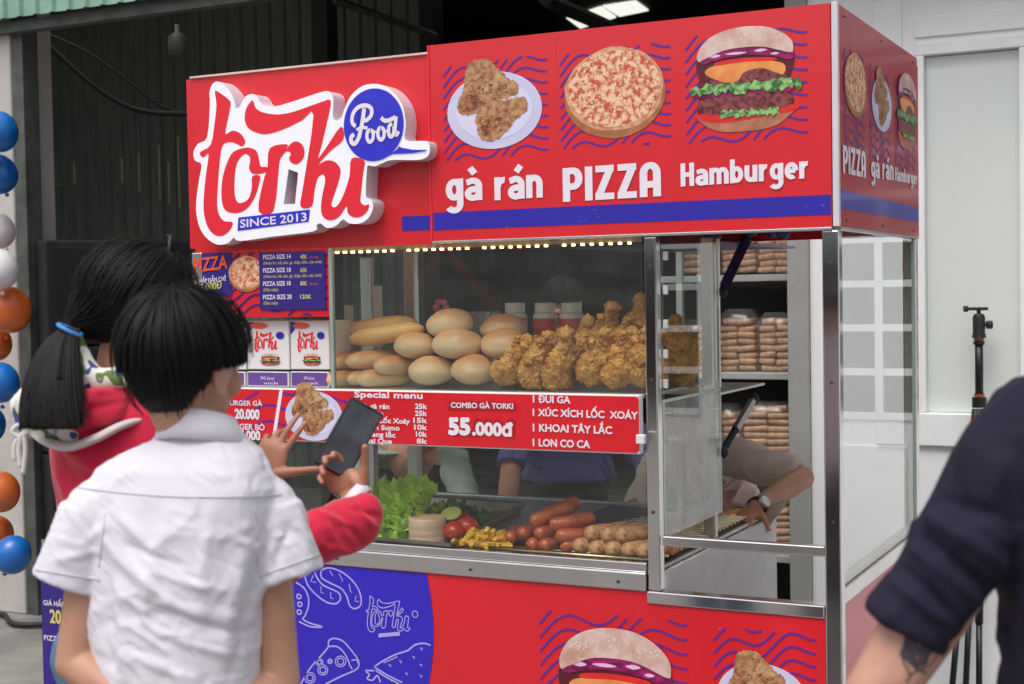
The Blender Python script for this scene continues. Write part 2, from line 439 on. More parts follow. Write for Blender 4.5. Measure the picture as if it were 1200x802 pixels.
m_wp = mat('white_print', (236, 228, 240), 0.35, var=0.03, vs=10, spec=0.5)
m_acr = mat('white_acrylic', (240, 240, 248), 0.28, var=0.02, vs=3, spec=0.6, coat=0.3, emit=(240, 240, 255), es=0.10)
m_acrside = mat('white_acrylic_side', (214, 208, 216), 0.35, var=0.05, vs=4, spec=0.5)
m_yel = mat('yellow_print', (214, 208, 110), 0.4, var=0.05)
m_orp = mat('orange_print', (235, 92, 56), 0.4, var=0.06)
m_line = mat('lavender_line_print', (176, 164, 238), 0.4, var=0.04)
m_plate = mat('plate_print', (206, 204, 236), 0.3, var=0.05, vs=5, spec=0.5)
m_chp = mat('fried_crust_print', (196, 148, 104), 0.45, rgb2=(132, 84, 56), vs=52, detail=8, lohi=(0.36, 0.6))
m_chp2 = mat('fried_crust_dark_print', (176, 116, 76), 0.45, rgb2=(104, 60, 42), vs=60, detail=8, lohi=(0.4, 0.6))
m_pzp = mat('pizza_topping_print', (238, 200, 160), 0.4, rgb2=(196, 84, 62), vs=64, detail=7, lohi=(0.42, 0.56))
m_crust = mat('pizza_crust_print', (176, 112, 70), 0.45, var=0.3, vs=30)
m_bun = mat('bun_print', (222, 196, 190), 0.4, rgb2=(196, 150, 132), vs=14, detail=6, lohi=(0.35, 0.6))
m_bund = mat('bun_base_print', (186, 120, 92), 0.4, var=0.3, vs=20)
m_onion = mat('onion_print', (168, 30, 110), 0.3, rgb2=(104, 12, 66), vs=22, stretch=(1, 1, 3), lohi=(0.4, 0.6))
m_shine = mat('print_highlight', (236, 190, 228), 0.3, var=0.05)
m_cheese = mat('cheese_print', (240, 168, 96), 0.35, rgb2=(224, 132, 66), vs=14)
m_patty = mat('patty_print', (150, 74, 78), 0.4, rgb2=(84, 32, 40), vs=70, detail=7, lohi=(0.4, 0.6))
m_let = mat('lettuce_print', (150, 196, 120), 0.4, rgb2=(48, 104, 52), vs=55, detail=6, lohi=(0.42, 0.58))
m_tomp = mat('tomato_print', (226, 44, 40), 0.35, var=0.2, vs=20)
m_steel = mat('brushed_stainless', (226, 222, 220), 0.27, metal=1.0, var=0.12, vs=5, stretch=(1, 1, 0.3), bump=0.05, bs=14)
m_chrome = mat('polished_rail', (214, 212, 214), 0.12, metal=1.0, var=0.1, vs=4, bump=.12, bs=5, bdist=.004)
m_steel2 = mat('satin_stainless', (204, 202, 200), 0.38, metal=1.0, var=0.12, vs=8)
m_whiteplas = mat('white_plastic', (222, 222, 222), 0.4, var=0.04)
m_film = mat('blue_protective_film', (74, 74, 132), 0.35, var=0.4, vs=30, metal=0.4)
m_rubber = mat('black_rubber', (30, 30, 32), 0.6)
m_grey_gasket = mat('pane_edge', (150, 166, 158), 0.3)
g_front = glassmat('front_glass', refl=2.1, haze=.032, hcol=(.62, .64, .62))
g_low = glassmat('lower_front_glass', refl=1.25, haze=.006)
g_side = glassmat('side_glass', refl=1.1, haze=0.015)
g_inner = glassmat('inner_hazy_glass', refl=1.0, haze=0.34, hcol=(0.62, 0.64, 0.62))
m_led = mat('led_bead', (255, 236, 190), 0.4, emit=(255, 214, 140), es=7.0)
m_ledw = mat('led_strip_backing', (190, 170, 130), 0.4)

# ------------------------------------------------------------ the setting
def sheet(name, z, a, b, m):
    return tag(MB().quad((a[0], a[1], z), (b[0], a[1], z), (b[0], b[1], z), (a[0], b[1], z)).build(name, m), kind='structure')
sheet('ground', GZ, (-60, -60), (60, 60), m_ground)

WY = 2.3               # plane of the building front
xj = ony(925, 400, WY).x          # right jamb of the shed opening
xw = ony(1073, 200, WY).x         # left edge of the frosted window
# white wall right of the opening, built as butted blocks round the window and the gridded door
zs = ony(1130, 485, WY).z; zt_ = ony(1130, 46, WY).z
wall = thing('white_wall', (xj, WY, GZ), 'white painted wall with a window recess to the right of the shed opening', 'wall')
XD0, XD1, XE = 0.20, 1.40, 4.5
b = MB()
b.box((xj + 0.09, WY, GZ), (xw - 0.0, WY + 0.15, 4.2)); b.build('wall_panel', m_white_wall, wall)
MB().box((xw, WY, GZ), (0.17, WY + 0.15, zs - 0.13)).build('wall_panel', m_white_wall, wall)
MB().box((xw, WY, zt_), (XD1, WY + 0.15, 4.2)).build('wall_panel', m_white_wall, wall)
MB().box((XD1, WY, GZ), (XE, WY + 0.15, 4.2)).build('wall_panel', m_white_wall, wall)
MB().box((xw, WY - .012, zt_ + 0.02), (XD1, WY - 0.001, zt_ + 0.10), 0.004).build('lintel_moulding', m_white_wall, wall)
MB().box((xw - 0.16, WY - .012, zs - .13), (xw - 0.05, WY - 0.001, zt_ + 0.17), 0.004).build('side_moulding', m_white_wall, wall)
j = MB().box((xj, WY - 0.03, GZ), (xj + 0.088, WY + 0.2, 4.2), 0.006).build('door_jamb', mat('jamb_grey', (158, 160, 158), 0.6, var=0.08), wall)
# frosted window
fx1 = 0.17
win = thing('frosted_window', (xw, WY, zs - 0.13), 'large white framed window with a pale frosted pane behind the tripod', 'window')
fr = MB(); fw_ = 0.035
fr.box((xw, WY - 0.02, zs - 0.13), (fx1, WY + 0.10, zs), 0.004); fr.build('bottom_rail', m_wframe, win)
MB().box((xw, WY - 0.01, zt_ - 0.05), (fx1, WY + 0.10, zt_ - 0.001), 0.004).build('top_rail', m_wframe, win)
MB().box((xw + .001, WY - 0.01, zs + .001), (xw + fw_, WY + 0.10, zt_ - 0.051), 0.004).build('stile', m_wframe, win)
MB().box((fx1 - fw_, WY - 0.01, zs + .001), (fx1, WY + 0.10, zt_ - 0.051), 0.004).build('stile', m_wframe, win)
MB().box((xw + fw_ + .001, WY + 0.035, zs + .002), (fx1 - fw_ - .001, WY + 0.045, zt_ - 0.053)).build('pane', m_frost, win)
# gridded door right of the frame, mirrored in the cart's side glass
dr = thing('gridded_door', (XD0, WY, GZ), 'white double door with a grid of glass panes, mirrored in the side glass of the cart', 'door')
m_dpane = mat('door_pane', (44, 50, 49), 0.12, var=0.3, vs=2, spec=0.8)
dz0, dz1 = zs - 0.02, zt_ - 0.05
MB().box((0.172, WY - 0.0, GZ), (XD0, WY + 0.12, zt_)).build('door_frame', m_wframe, dr)
for k in range(2):
    x0 = XD0 + k * (XD1 - XD0) / 2; x1 = x0 + (XD1 - XD0) / 2
    lf = MB().box((x0 + .004, WY + .03, GZ), (x1 - .004, WY + .07, dz0 - .001)).build('door_leaf', m_wframe, dr)
    MB().box((x0 + .09, WY + .018, GZ + .15), (x1 - .09, WY + .029, dz0 - .12), 0.005).build('raised_panel', m_wframe, lf)
    gr = MB()
    n = 3
    for i in range(n + 1):
        xx = x0 + (x1 - x0) * i / n; gr.box((xx - .016, WY + .02, dz0), (xx + .016, WY + .07, dz1))
    gr.build('muntin', m_wframe, lf)
    gh = MB(); nz_ = 8
    for i in range(nz_ + 1):
        zz = dz0 + (dz1 - dz0) * i / nz_; gh.box((x0 + .017, WY + .022, zz - .014), (x1 - .017, WY + .068, zz + .014))
    gh.build('muntin', m_wframe, lf)
    MB().box((x0 + .02, WY + .045, dz0 + .01), (x1 - .02, WY + .052, dz1 - .01)).build('pane', m_dpane, dr)
for hz in (1.5, 1.75):
    MB().box((XD0 + .56, WY - .01, hz), (XD0 + .59, WY + .019, hz + .07), .004).build('door_handle', m_rubber, dr)

# shed behind
def corrug(name, p0, p1, z0, z1, m, parent=None, pitch=0.16, amp=0.018, kind=None):
    p0 = Vector(p0); p1 = Vector(p1); L = (p1 - p0).length; t = (p1 - p0) / L; nn = Vector((-t.y, t.x))
    n = int(L / pitch); prof = [(0, 0), (.35, 0), (.45, 1), (.62, 1), (.72, 0), (1, 0)]; pts = []
    for k in range(n):
        for (u, h) in prof[:-1]: pts.append(p0 + t * ((k + u) * pitch) + nn * h * amp)
    pts.append(p1)
    mb = MB(); vs = []
    for off in (0, -0.004):
        for q in pts: vs += [(q.x + nn.x * off, q.y + nn.y * off, z0), (q.x + nn.x * off, q.y + nn.y * off, z1)]
    N = len(pts); fs = [(2 * i, 2 * i + 2, 2 * i + 3, 2 * i + 1) for i in range(N - 1)]
    fs += [(2 * N + 2 * i, 2 * N + 2 * i + 1, 2 * N + 2 * i + 3, 2 * N + 2 * i + 2) for i in range(N - 1)]
    mb.add(vs, fs); return mb.build(name, m, parent, kind=kind, fix=False)
SL = -9.6; SB = 14.0
shed = thing('shed', (SL, WY, GZ), 'dark steel shed with corrugated walls behind the food cart', 'building')
SH = 4.6
corrug('back_wall', (xj + 3.6, SB), (SL, SB), GZ, SH, m_dark, shed, 0.2)
corrug('side_wall', (SL, SB), (SL, WY + .2), GZ, SH, m_dark, shed, 0.2)
corrug('side_wall', (xj + 3.6, WY + .2), (xj + 3.6, SB), GZ, SH, m_dark, shed, 0.2)
MB().box((SL - .3, WY + .2, SH), (xj + 3.9, SB + .3, SH + .06)).build('roof', m_roof, shed)
# inner partition of corrugated sheet seen above the sign
p = ony(505, 40, 6.5); corrug('partition_wall', (p.x, 6.5), (SL, 6.5), 0, SH, m_dark, shed, 0.15)
pa = ony(625, 40, 8.6); corrug('partition_wall', (pa.x, 8.5), (p.x, 8.5), 2.4, SH, mat('rusty_sheet', (96, 82, 66), 0.5, rgb2=(34, 30, 27), vs=5, stretch=(8, 8, .3)), shed, 0.12)
for q in [(505, 6.4), (380, 5.5)]:
    x_ = ony(q[0], 20, q[1]).x
    MB().box((x_ - .07, q[1] - .07, GZ), (x_ + .07, q[1] + .07, SH)).build('post', mat('black_steel', (22, 22, 22), 0.6), shed)
def beam(name, a, b, r=.05, m=None):
    a = Vector(a); b = Vector(b); return MB().tube([a, b], r, 4).build(name, m or m_steelg, shed)
beam('roof_beam', ony(640, 0, 5.5), ony(760, 52, 8.0), .06)
beam('roof_beam', ony(392, 0, 5.2), ony(510, 42, 6.2), .03)
beam('roof_beam', (SL, 4.5, SH - .15), (xj + 3, 4.5, SH - .15), .08, mat('black_steel', (22, 22, 22)))
beam('roof_beam', (SL, 6.6, SH - .15), (xj + 3, 6.6, SH - .15), .08, mat('black_steel', (22, 22, 22)))
# two translucent skylight sheets in the roof, plus three added glowing ones
SK = SH - 0.02
def skyl(pts): 
    q = [onz(x, y, SK) for x, y in pts]
    mb = MB(); mb.add([(v.x, v.y, SK) for v in q] + [(v.x, v.y, SK + .015) for v in q], [(0, 1, 2, 3), (7, 6, 5, 4), (0, 4, 5, 1), (1, 5, 6, 2), (2, 6, 7, 3), (3, 7, 4, 0)])
    mb.build('skylight', m_sky_l, shed)
def added_skylight(x, y, a, b_): MB().box((x, y, SK), (x + a, y + b_, SK + .015)).build('skylight', m_sky_l, shed)
added_skylight(-5.2, 7.4, 1.6, .5); added_skylight(-2.4, 7.2, 1.2, .5); added_skylight(-7.0, 4.9, 1.2, .4)  # unseen glowing sheets, added to light the partition and shed inside
skyl([(664, 22), (704, 9), (722, 21), (680, 34)]); skyl([(706, 8), (745, 2), (760, 13), (726, 20)])
# light leaking between sheets
for px, y0, y1 in [(60, 185, 290), (70, 215, 262), (89, 190, 260), (145, 185, 260), (165, 180, 270), (189, 170, 280), (200, 190, 285), (212, 160, 290)]:
    a = ony(px, y1, 6.44); c = ony(px, y0, 6.44)
    MB().box((a.x - .0028, 6.43, a.z + .35), (a.x + .0028, 6.445, c.z)).build('daylight_gap', mat('daylight_gap', (150, 140, 120), 0.5, emit=(190, 175, 150), es=0.05), shed)
# left pillar, steel edge and green fascia
PY = 2.0
xp0 = ony(-160, 400, PY).x; xp1 = ony(21, 400, PY).x; xp2 = ony(34, 400, PY).x
tag(MB().box((xp0, PY, GZ), (xp1, PY + .3, 3.4), .01).build('pillar', m_pillar), 'pale plastered pillar at the left edge behind the balloons', 'pillar')
tag(MB().box((xp1 + .002, PY + .01, GZ), (xp2, PY + .12, 3.4), .004).build('steel_column', m_steelg), 'weathered grey steel column beside the pale pillar', 'column')
fas = thing('green_fascia', (xp0, PY, 2.9), 'pale green corrugated sheet fascia above the shed opening', 'fascia')
a = ony(0, 23, PY - .1)
corrug('fascia_sheet', (xj + 6, PY - .1), (xp0 - 1, PY - .1), a.z, 4.8, m_green, fas, 0.11, 0.02)
MB().box((xp0 - 1, PY - .05, a.z - .06), (xj + .1, PY + .02, a.z), .004).build('edge_trim', m_steelg, fas)
# hanging lamp, cables, loudspeaker stack
lp = dep(208, 50, 8.0)
lm = thing('hanging_lamp', lp, 'grey unlit lamp hanging in the dark shed', 'lamp')
MB().lathe([(.0, -.07), (.048, -.066), (.052, -.04), (.052, .03), (.03, .05), (.015, .06), (.015, .1), (0, .1)], lp).build('lamp_body', mat('lamp_grey', (96, 96, 96), 0.5), lm, True)
MB().tube([lp + Vector((0, 0, .1)), (lp.x, lp.y, SH)], .008, 6).build('cord', m_rubber, lm)
def cable(pts, r, label):
    P = smoothloop(pts, 6, False); tag(MB().tube(P, r, 6).build('cable', m_rubber, smooth=True), label, 'cable')
cable([dep(x, y, 8.4) for x, y in [(36, 32), (75, 70), (120, 108), (165, 130), (225, 134)]], .02, 'lower thick black cable sagging across the shed opening')
cable([dep(x, y, 8.6) for x, y in [(50, 38), (100, 60), (150, 95), (190, 125), (230, 136)]], .012, 'upper thin black cable sagging across the shed opening')
cable([(-5.2, 1.75, GZ + .02), (-4.9, 1.9, GZ + .02), (-4.6, 1.75, GZ + .02), (-4.2, 2.0, GZ + .02), (-3.6, 1.9, GZ + .02)], .014, 'black cable lying on the concrete by the column')
sp = thing('loudspeaker', dep(135, 700, 7.5), 'large black loudspeaker stack standing in the dark shed behind the girl', 'loudspeaker')
c0 = dep(52, 281, 7.4); c1 = dep(222, 276, 7.9); zt = c0.z; dx = Vector((c1.x - c0.x, c1.y - c0.y, 0)); ln = dx.length; dx.normalize()
Xs = Matrix.Translation(Vector((c0.x, c0.y, 0))) @ Matrix(((dx.x, -dx.y, 0, 0), (dx.y, dx.x, 0, 0), (0, 0, 1, 0), (0, 0, 0, 1)))
mblk = mat('speaker_black', (38, 37, 42), 0.55, var=0.2, bump=0.3, bs=120)
for i in range(3):
    z1 = zt - i * .56; cab = MB().box((0, 0, z1 - .55), (ln, .5, z1), .012, Xs).build('cabinet', mblk, sp)
    MB().box((.04, -.012, z1 - .51), (ln - .04, -.001, z1 - .04), .003, Xs).build('grille', mat('speaker_grille', (26, 26, 30), 0.7, bump=0.6, bs=300), cab)
MB().tube([Xs @ Vector((ln * .82, -.03, zt - .1)), Xs @ Vector((ln * .84, -.04, zt + .02)), Xs @ Vector((ln * .9, .1, zt + .03))], .012, 8).build('handle', m_steelg, sp, True)

# buildings and tree across the street (behind the camera), mirrored in glass and chrome
ob = thing('street_building', (0, -15, GZ), 'pale building across the street behind the camera', 'building')
m_ob = mat('opposite_wall', (238, 240, 238), 0.8, var=0.15)
MB().box((-20, -16, GZ), (3, -15, 3.6)).build('wall', m_ob, ob)
corrug('upper_sheet', (3, -14.95), (-20, -14.95), 3.0, 4.4, mat('opposite_sheet', (214, 222, 216), 0.6, var=0.1), ob, .2)
MB().box((-12, -14.98, GZ), (-3, -14.9, 2.2)).build('shop_front', mat('dark_shopfront', (44, 46, 46), 0.5), ob)
MB().box((-17, -14.98, GZ), (-14, -14.9, 2.6)).build('shop_front', mat('dark_shopfront', (44, 46, 46), 0.5), ob)
for sx_ in (-9.5, -13.0):
    for a_, b_ in (((-.9, 1.2), (.9, 3.2)), ((.9, 1.2), (-.9, 3.2))): MB().tube([(sx_ + a_[0], -14.88, a_[1]), (sx_ + b_[0], -14.88, b_[1])], .07, 4).build('brace', m_red, ob)
tr = thing('street_tree', (5.2, -11, GZ), 'broad leafy tree across the street behind the camera', 'tree')
MB().tube([(5.2, -11, GZ), (5.3, -11, 1.5), (5.1, -11.1, 3)], [.16, .13, .08], 8).build('trunk', mat('bark', (92, 80, 68), 0.9), tr, True)
cr_ = MB()
for k in range(2600):
    v = Vector(np.random.normal(size=3)); v.normalize(); q = Vector((5.2, -11, 4.2)) + Vector((v.x * 2.0, v.y * 1.8, v.z * 1.5)) * (random.random() ** .4)
    u = Vector(np.random.normal(size=3)).normalized() * .11; t_ = u.orthogonal().normalized() * .06
    cr_.quad(q - u, q + t_, q + u, q - t_)
cr_.build('crown', mat('leaves', (72, 98, 52), 0.6, var=0.4), tr, kind='stuff', fix=False)
# ------------------------------------------------------------ the food cart
CL = -2.019; SEAM = -1.155; CXR = 0.0; ZB = 1.687; ZT = 2.237; ZC = 0.735; DPT = 1.0; CD = 0.52
cart = thing('food_cart', (-1.0, 0.5, GZ), 'red and blue fast food cart with glass display cases and picture signs', 'food cart')
PF = Plane('y', 0.0); PL = Plane('y', 0.02); PS = Plane('x', 0.0)
wax = 0.0009
# header box
hd = MB().box((SEAM + .001, 0.0, ZB), (-0.016, 0.02, ZT)).build('front_sign', m_red, cart)
MB().box((-0.014, 0.001, ZB), (0.002, 0.018, ZT + .003), .002).build('corner_trim', m_acrside, cart)
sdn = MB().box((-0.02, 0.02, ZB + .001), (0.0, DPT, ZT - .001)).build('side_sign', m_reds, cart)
lp_ = MB().box((CL, 0.02, 1.678), (SEAM, 0.04, 2.216)).build('brand_sign', m_red, cart)
MB().box((SEAM - .006, -0.002, ZB - .002), (SEAM, 0.019, ZT), .001).build('seam_trim', m_redl, cart)
MB().box((CL, .04, 2.19), (SEAM - .001, DPT, 2.21)).build('roof_sheet', m_steel2, cart)
MB().box((SEAM, .021, 2.20), (-.021, DPT, 2.22)).build('roof_sheet', m_steel2, cart)
MB().box((CL, DPT + .001, 1.69), (-.001, DPT + .02, 2.215)).build('back_sign', m_red, cart)
MB().box((CL - .02, .021, 1.69), (CL - .001, DPT, 2.215)).build('side_sign', m_red, cart)
MB().box((CL + .002, .042, 1.70), (-.525, CD, 1.708)).build('case_ceiling', m_steel2, cart)
MB().box((CL, 0.012, 2.216), (SEAM - .007, 0.043, 2.222), .001).build('top_trim', mat('pale_trim', (226, 196, 190), 0.4), cart)
MB().box((SEAM, -0.004, ZB - .008), (-.016, 0.022, ZB - .001), .001).build('bottom_trim', m_steel2, cart)
MB().box((-0.022, 0.023, ZB - .007), (0.003, DPT, ZB), .001).build('bottom_trim', m_steel2, cart)

def tx(par, pl, s, xl, xr, yb, yt, m, off=.0022, bold=.03, name='lettering', ybr=None):
    mb = MB(); text(mb, pl, s, xl, xr, yb, yt, off, bold, ybr=ybr); return mb.build(name, m, par, fix=False)
def bar(par, pl, pts, m, off, name):
    mb = MB(); flat(mb, pl, [[pl.to2(*p) for p in pts]], off); return mb.build(name, m, par, fix=False)
# blue stripes
def rect2(mb, pl, a0, z0, a1, z1, off): return flat(mb, pl, [[(a0, z0), (a1, z0), (a1, z1), (a0, z1)]], off)
za, zb_ = PF.to2(740, 239)[1], PF.to2(740, 261)[1]
rect2(MB2 := MB(), PF, SEAM + .004, zb_, -.018, za, .0012); MB2.build('blue_stripe', m_blue, hd, fix=False)
mb = MB(); q = PL.to2(471, 254); rect2(mb, PL, q[0], PL.to2(471, 271)[1], SEAM - .008, q[1], .0012); mb.build('blue_stripe', m_blue, lp_, fix=False)
mb = MB(); q0 = PS.to2(1000, 226)[1]; q1 = PS.to2(1000, 247)[1]; rect2(mb, PS, .002, q1, DPT - .002, q0, .0012); mb.build('blue_stripe', m_blue, sdn, fix=False)
# words
def thick_tx(par, pl, s, *a, **k): return tx(par, pl, s, *a, **k)
headline(hd, PF, 'ga`', 523, 566, 237, 200, 234.5, m_wp)
headline(hd, PF, "ra'n", 580, 637, 235, 197.5, 231.5, m_wp)
headline(hd, PF, 'PIZZA', 660, 777, 237, 197.5, 230, m_wp)
headline(hd, PF, 'Hamburger', 798, 949, 219, 192, 209, m_wp)
headline(sdn, PS, 'PIZZA', 987, 1014, 203, 170, 209, m_wp)
headline(sdn, PS, "ga` ra'n", 1020, 1046, 208, 182, 212, m_wp)
headline(sdn, PS, 'Hamburger', 1048, 1073.5, 212, 196, 217, m_wp)

# wave pattern: family of soft wavy strokes clipped to a rectangle
def waves(par, pl, u0, z0, u1, z1, m, off, rows=13, wd=.0055, ux=None, amp=None, nper=1.0, sl=1.0):
    mb = MB(); W_ = u1 - u0; H_ = z1 - z0; step = H_ / rows
    for k in range(-40, rows + 6):
        pts = []
        for i in range(49):
            f = i / 48; u = u0 + W_ * f
            z = z0 + k * step + W_ * (0.40 * f) * sl + W_ * 0.070 * sl * math.sin(2 * math.pi * (1.75 * f * nper - .04))
            if z0 <= z <= z1: pts.append((u, z))
            else:
                if len(pts) > 2: ribbon(mb, pl, pts, wd, off)
                pts = []
        if len(pts) > 2: ribbon(mb, pl, pts, wd, off)
    return mb.build('wave_pattern', m, par, fix=False)
def box2(pl, a, b, c, d):
    p = pl.to2(a, b); q = pl.to2(c, d); return p[0], q[1], q[0], p[1]
for pts in [(519, 76, 643, 193), (656, 62, 787, 184), (803, 43, 947, 164)]:
    p = PF.to2(pts[0], pts[1]); q = PF.to2(pts[2], pts[3])
    zlo = PF.to2(pts[0], {519: 190, 656: 176, 803: 170}[pts[0]])[1]
    waves(hd, PF, p[0], zlo, q[0], PF.to2(pts[0], pts[1])[1], m_purple, .0012, 9)
for a, b_ in ((988, 1013), (1018, 1043), (1048, 1072)):
    waves(sdn, PS, PS.to2(a, 100)[0], 1.88, PS.to2(b_, 100)[0], 2.14, m_purple, .0012, 9, wd=.006)

def blob(n, a, b, ph=0, jag=.06, seed=1, cx=0, cz=0, f=(3, 5, 9, 17)):
    rs = random.Random(seed); co = [(k, rs.uniform(.3, 1), rs.uniform(0, 6.28)) for k in f]; L = []
    for i in range(n):
        t = 2 * math.pi * i / n; r = 1 + jag * sum(w_ * math.sin(k * t + p_) / (1 + .12 * k) for k, w_, p_ in co)
        L.append((cx + a * r * math.cos(t), cz + b * r * math.sin(t)))
    return L
def fl(par, pl, L, m, off, name):
    mb = MB(); flat(mb, pl, [L], off); return mb.build(name, m, par, fix=False)
def chicken_pic(par, pl, cx, cz, s, sx=1.0, off=.0020):
    A = lambda L: [(cx + x * s * sx, cz + z * s) for x, z in L]
    fl(par, pl, A(blob(48, 1.0, .72, jag=.0, cz=-.12)), m_plate, off, 'plate_picture')
    fl(par, pl, A(blob(48, .80, .55, jag=.0, cz=-.12)), mat('plate_well_print', (218, 216, 244), .3, var=.03), off + .0005, 'plate_picture')
    cv = lambda L: [((X - 425) / 295, (415 - Z) / 295 - .12) for X, Z in L]
    body = cv([(270,150),(340,125),(410,140),(440,180),(490,215),(510,250),(560,270),(585,310),(540,350),(470,355),(420,385),(350,395),(300,425),(240,430),(198,400),(205,340),(235,290),(245,220)])
    low = cv([(345,385),(430,365),(500,365),(550,355),(620,362),(637,410),(600,450),(560,475),(520,525),(450,572),(380,578),(330,545),(313,480),(318,430)])
    def rough(L, sd):
        rs = random.Random(sd); return [(p.x + rs.uniform(-.022, .022), p.y + rs.uniform(-.022, .022)) for p in smoothloop([Vector((a, b)) for a, b in L], 5)]
    fl(par, pl, A(rough([(x, z) for x, z in body], 3)), m_chp, off + .0010, 'chicken_picture')
    fl(par, pl, A(rough(low, 4)), m_chp, off + .0015, 'chicken_picture')
    fl(par, pl, A(rough([(x * .42 - .12, z * .42 - .30) for x, z in low], 5)), m_chp2, off + .0019, 'chicken_picture')
    fl(par, pl, A(rough([(x * .38 - .38, z * .30 - .06) for x, z in body], 6)), m_chp2, off + .0019, 'chicken_picture')
    fl(par, pl, A(rough([(x * .42 + .12, z * .36 + .30) for x, z in body], 8)), mat('fried_crust_light_print', (206, 166, 120), .45, rgb2=(160, 108, 72), vs=60, detail=8, lohi=(.38, .6)), off + .0019, 'chicken_picture')
    for tone, sd_ in ((m_chp2, 1), (mat('fried_crust_light_print', (206, 166, 120), .45), 2)):
        rs = random.Random(sd_ * 7); mb = MB()
        for k in range(70):
            u = rs.uniform(0, 1); x, z = (rs.uniform(-.5, .3), rs.uniform(.05, .7)) if u < .6 else (rs.uniform(-.28, .35), rs.uniform(-.52, -.05))
            if (z > .4 and not -.48 < x < .0) or (z < -.4 and x > .15): continue
            a = rs.uniform(0, 3); w_ = rs.uniform(.015, .045); flat(mb, pl, [A([(x + math.cos(a + d) * w_ * k2, z + math.sin(a + d) * w_ * k2) for d, k2 in ((0, 1), (1.4, .4), (3.14, .9), (4.5, .5))])], off + .0022 + sd_ * .0002)
        mb.build('chicken_picture', tone, par, fix=False, kind='stuff')
def pizza_pic(par, pl, cx, cz, s, sx=1.0, off=.0020):
    A = lambda L: [(cx + x * s * sx, cz + z * s) for x, z in L]
    fl(par, pl, A(blob(60, 1.02, .80, jag=.008, cz=-.09)), m_crust, off, 'crust_picture')
    fl(par, pl, A(blob(60, .995, .78, jag=.02, cz=.02, seed=5)), mat('crust_rim_print', (226, 180, 140), .4, rgb2=(190, 120, 84), vs=50), off + .0005, 'crust_picture')
    fl(par, pl, A(blob(60, .93, .71, jag=.03, cz=.03, seed=8)), m_pzp, off + .0010, 'topping_picture')
    mb = MB(); mb2 = MB(); rs = random.Random(int(cx * 100))
    for k in range(130):
        t = rs.uniform(0, 6.28); r = rs.random() ** .5 * .86; x, z = r * math.cos(t), r * .75 * math.sin(t) + .02; a = rs.uniform(0, 3.14); w_ = rs.uniform(.018, .05)
        q = [(x + math.cos(a + d) * w_ * k2, z + math.sin(a + d) * w_ * k2 * .8) for d, k2 in ((0, 1), (1.4, .5), (3.14, 1), (4.5, .5))]
        flat(mb if k % 2 else mb2, pl, [A(q)], off + .0014)
    mb.build('topping_picture', mat('ham_bit_print', (214, 92, 74), .4), par, fix=False, kind='stuff')
    mb2.build('topping_picture', mat('cheese_bit_print', (246, 220, 186), .4), par, fix=False, kind='stuff')
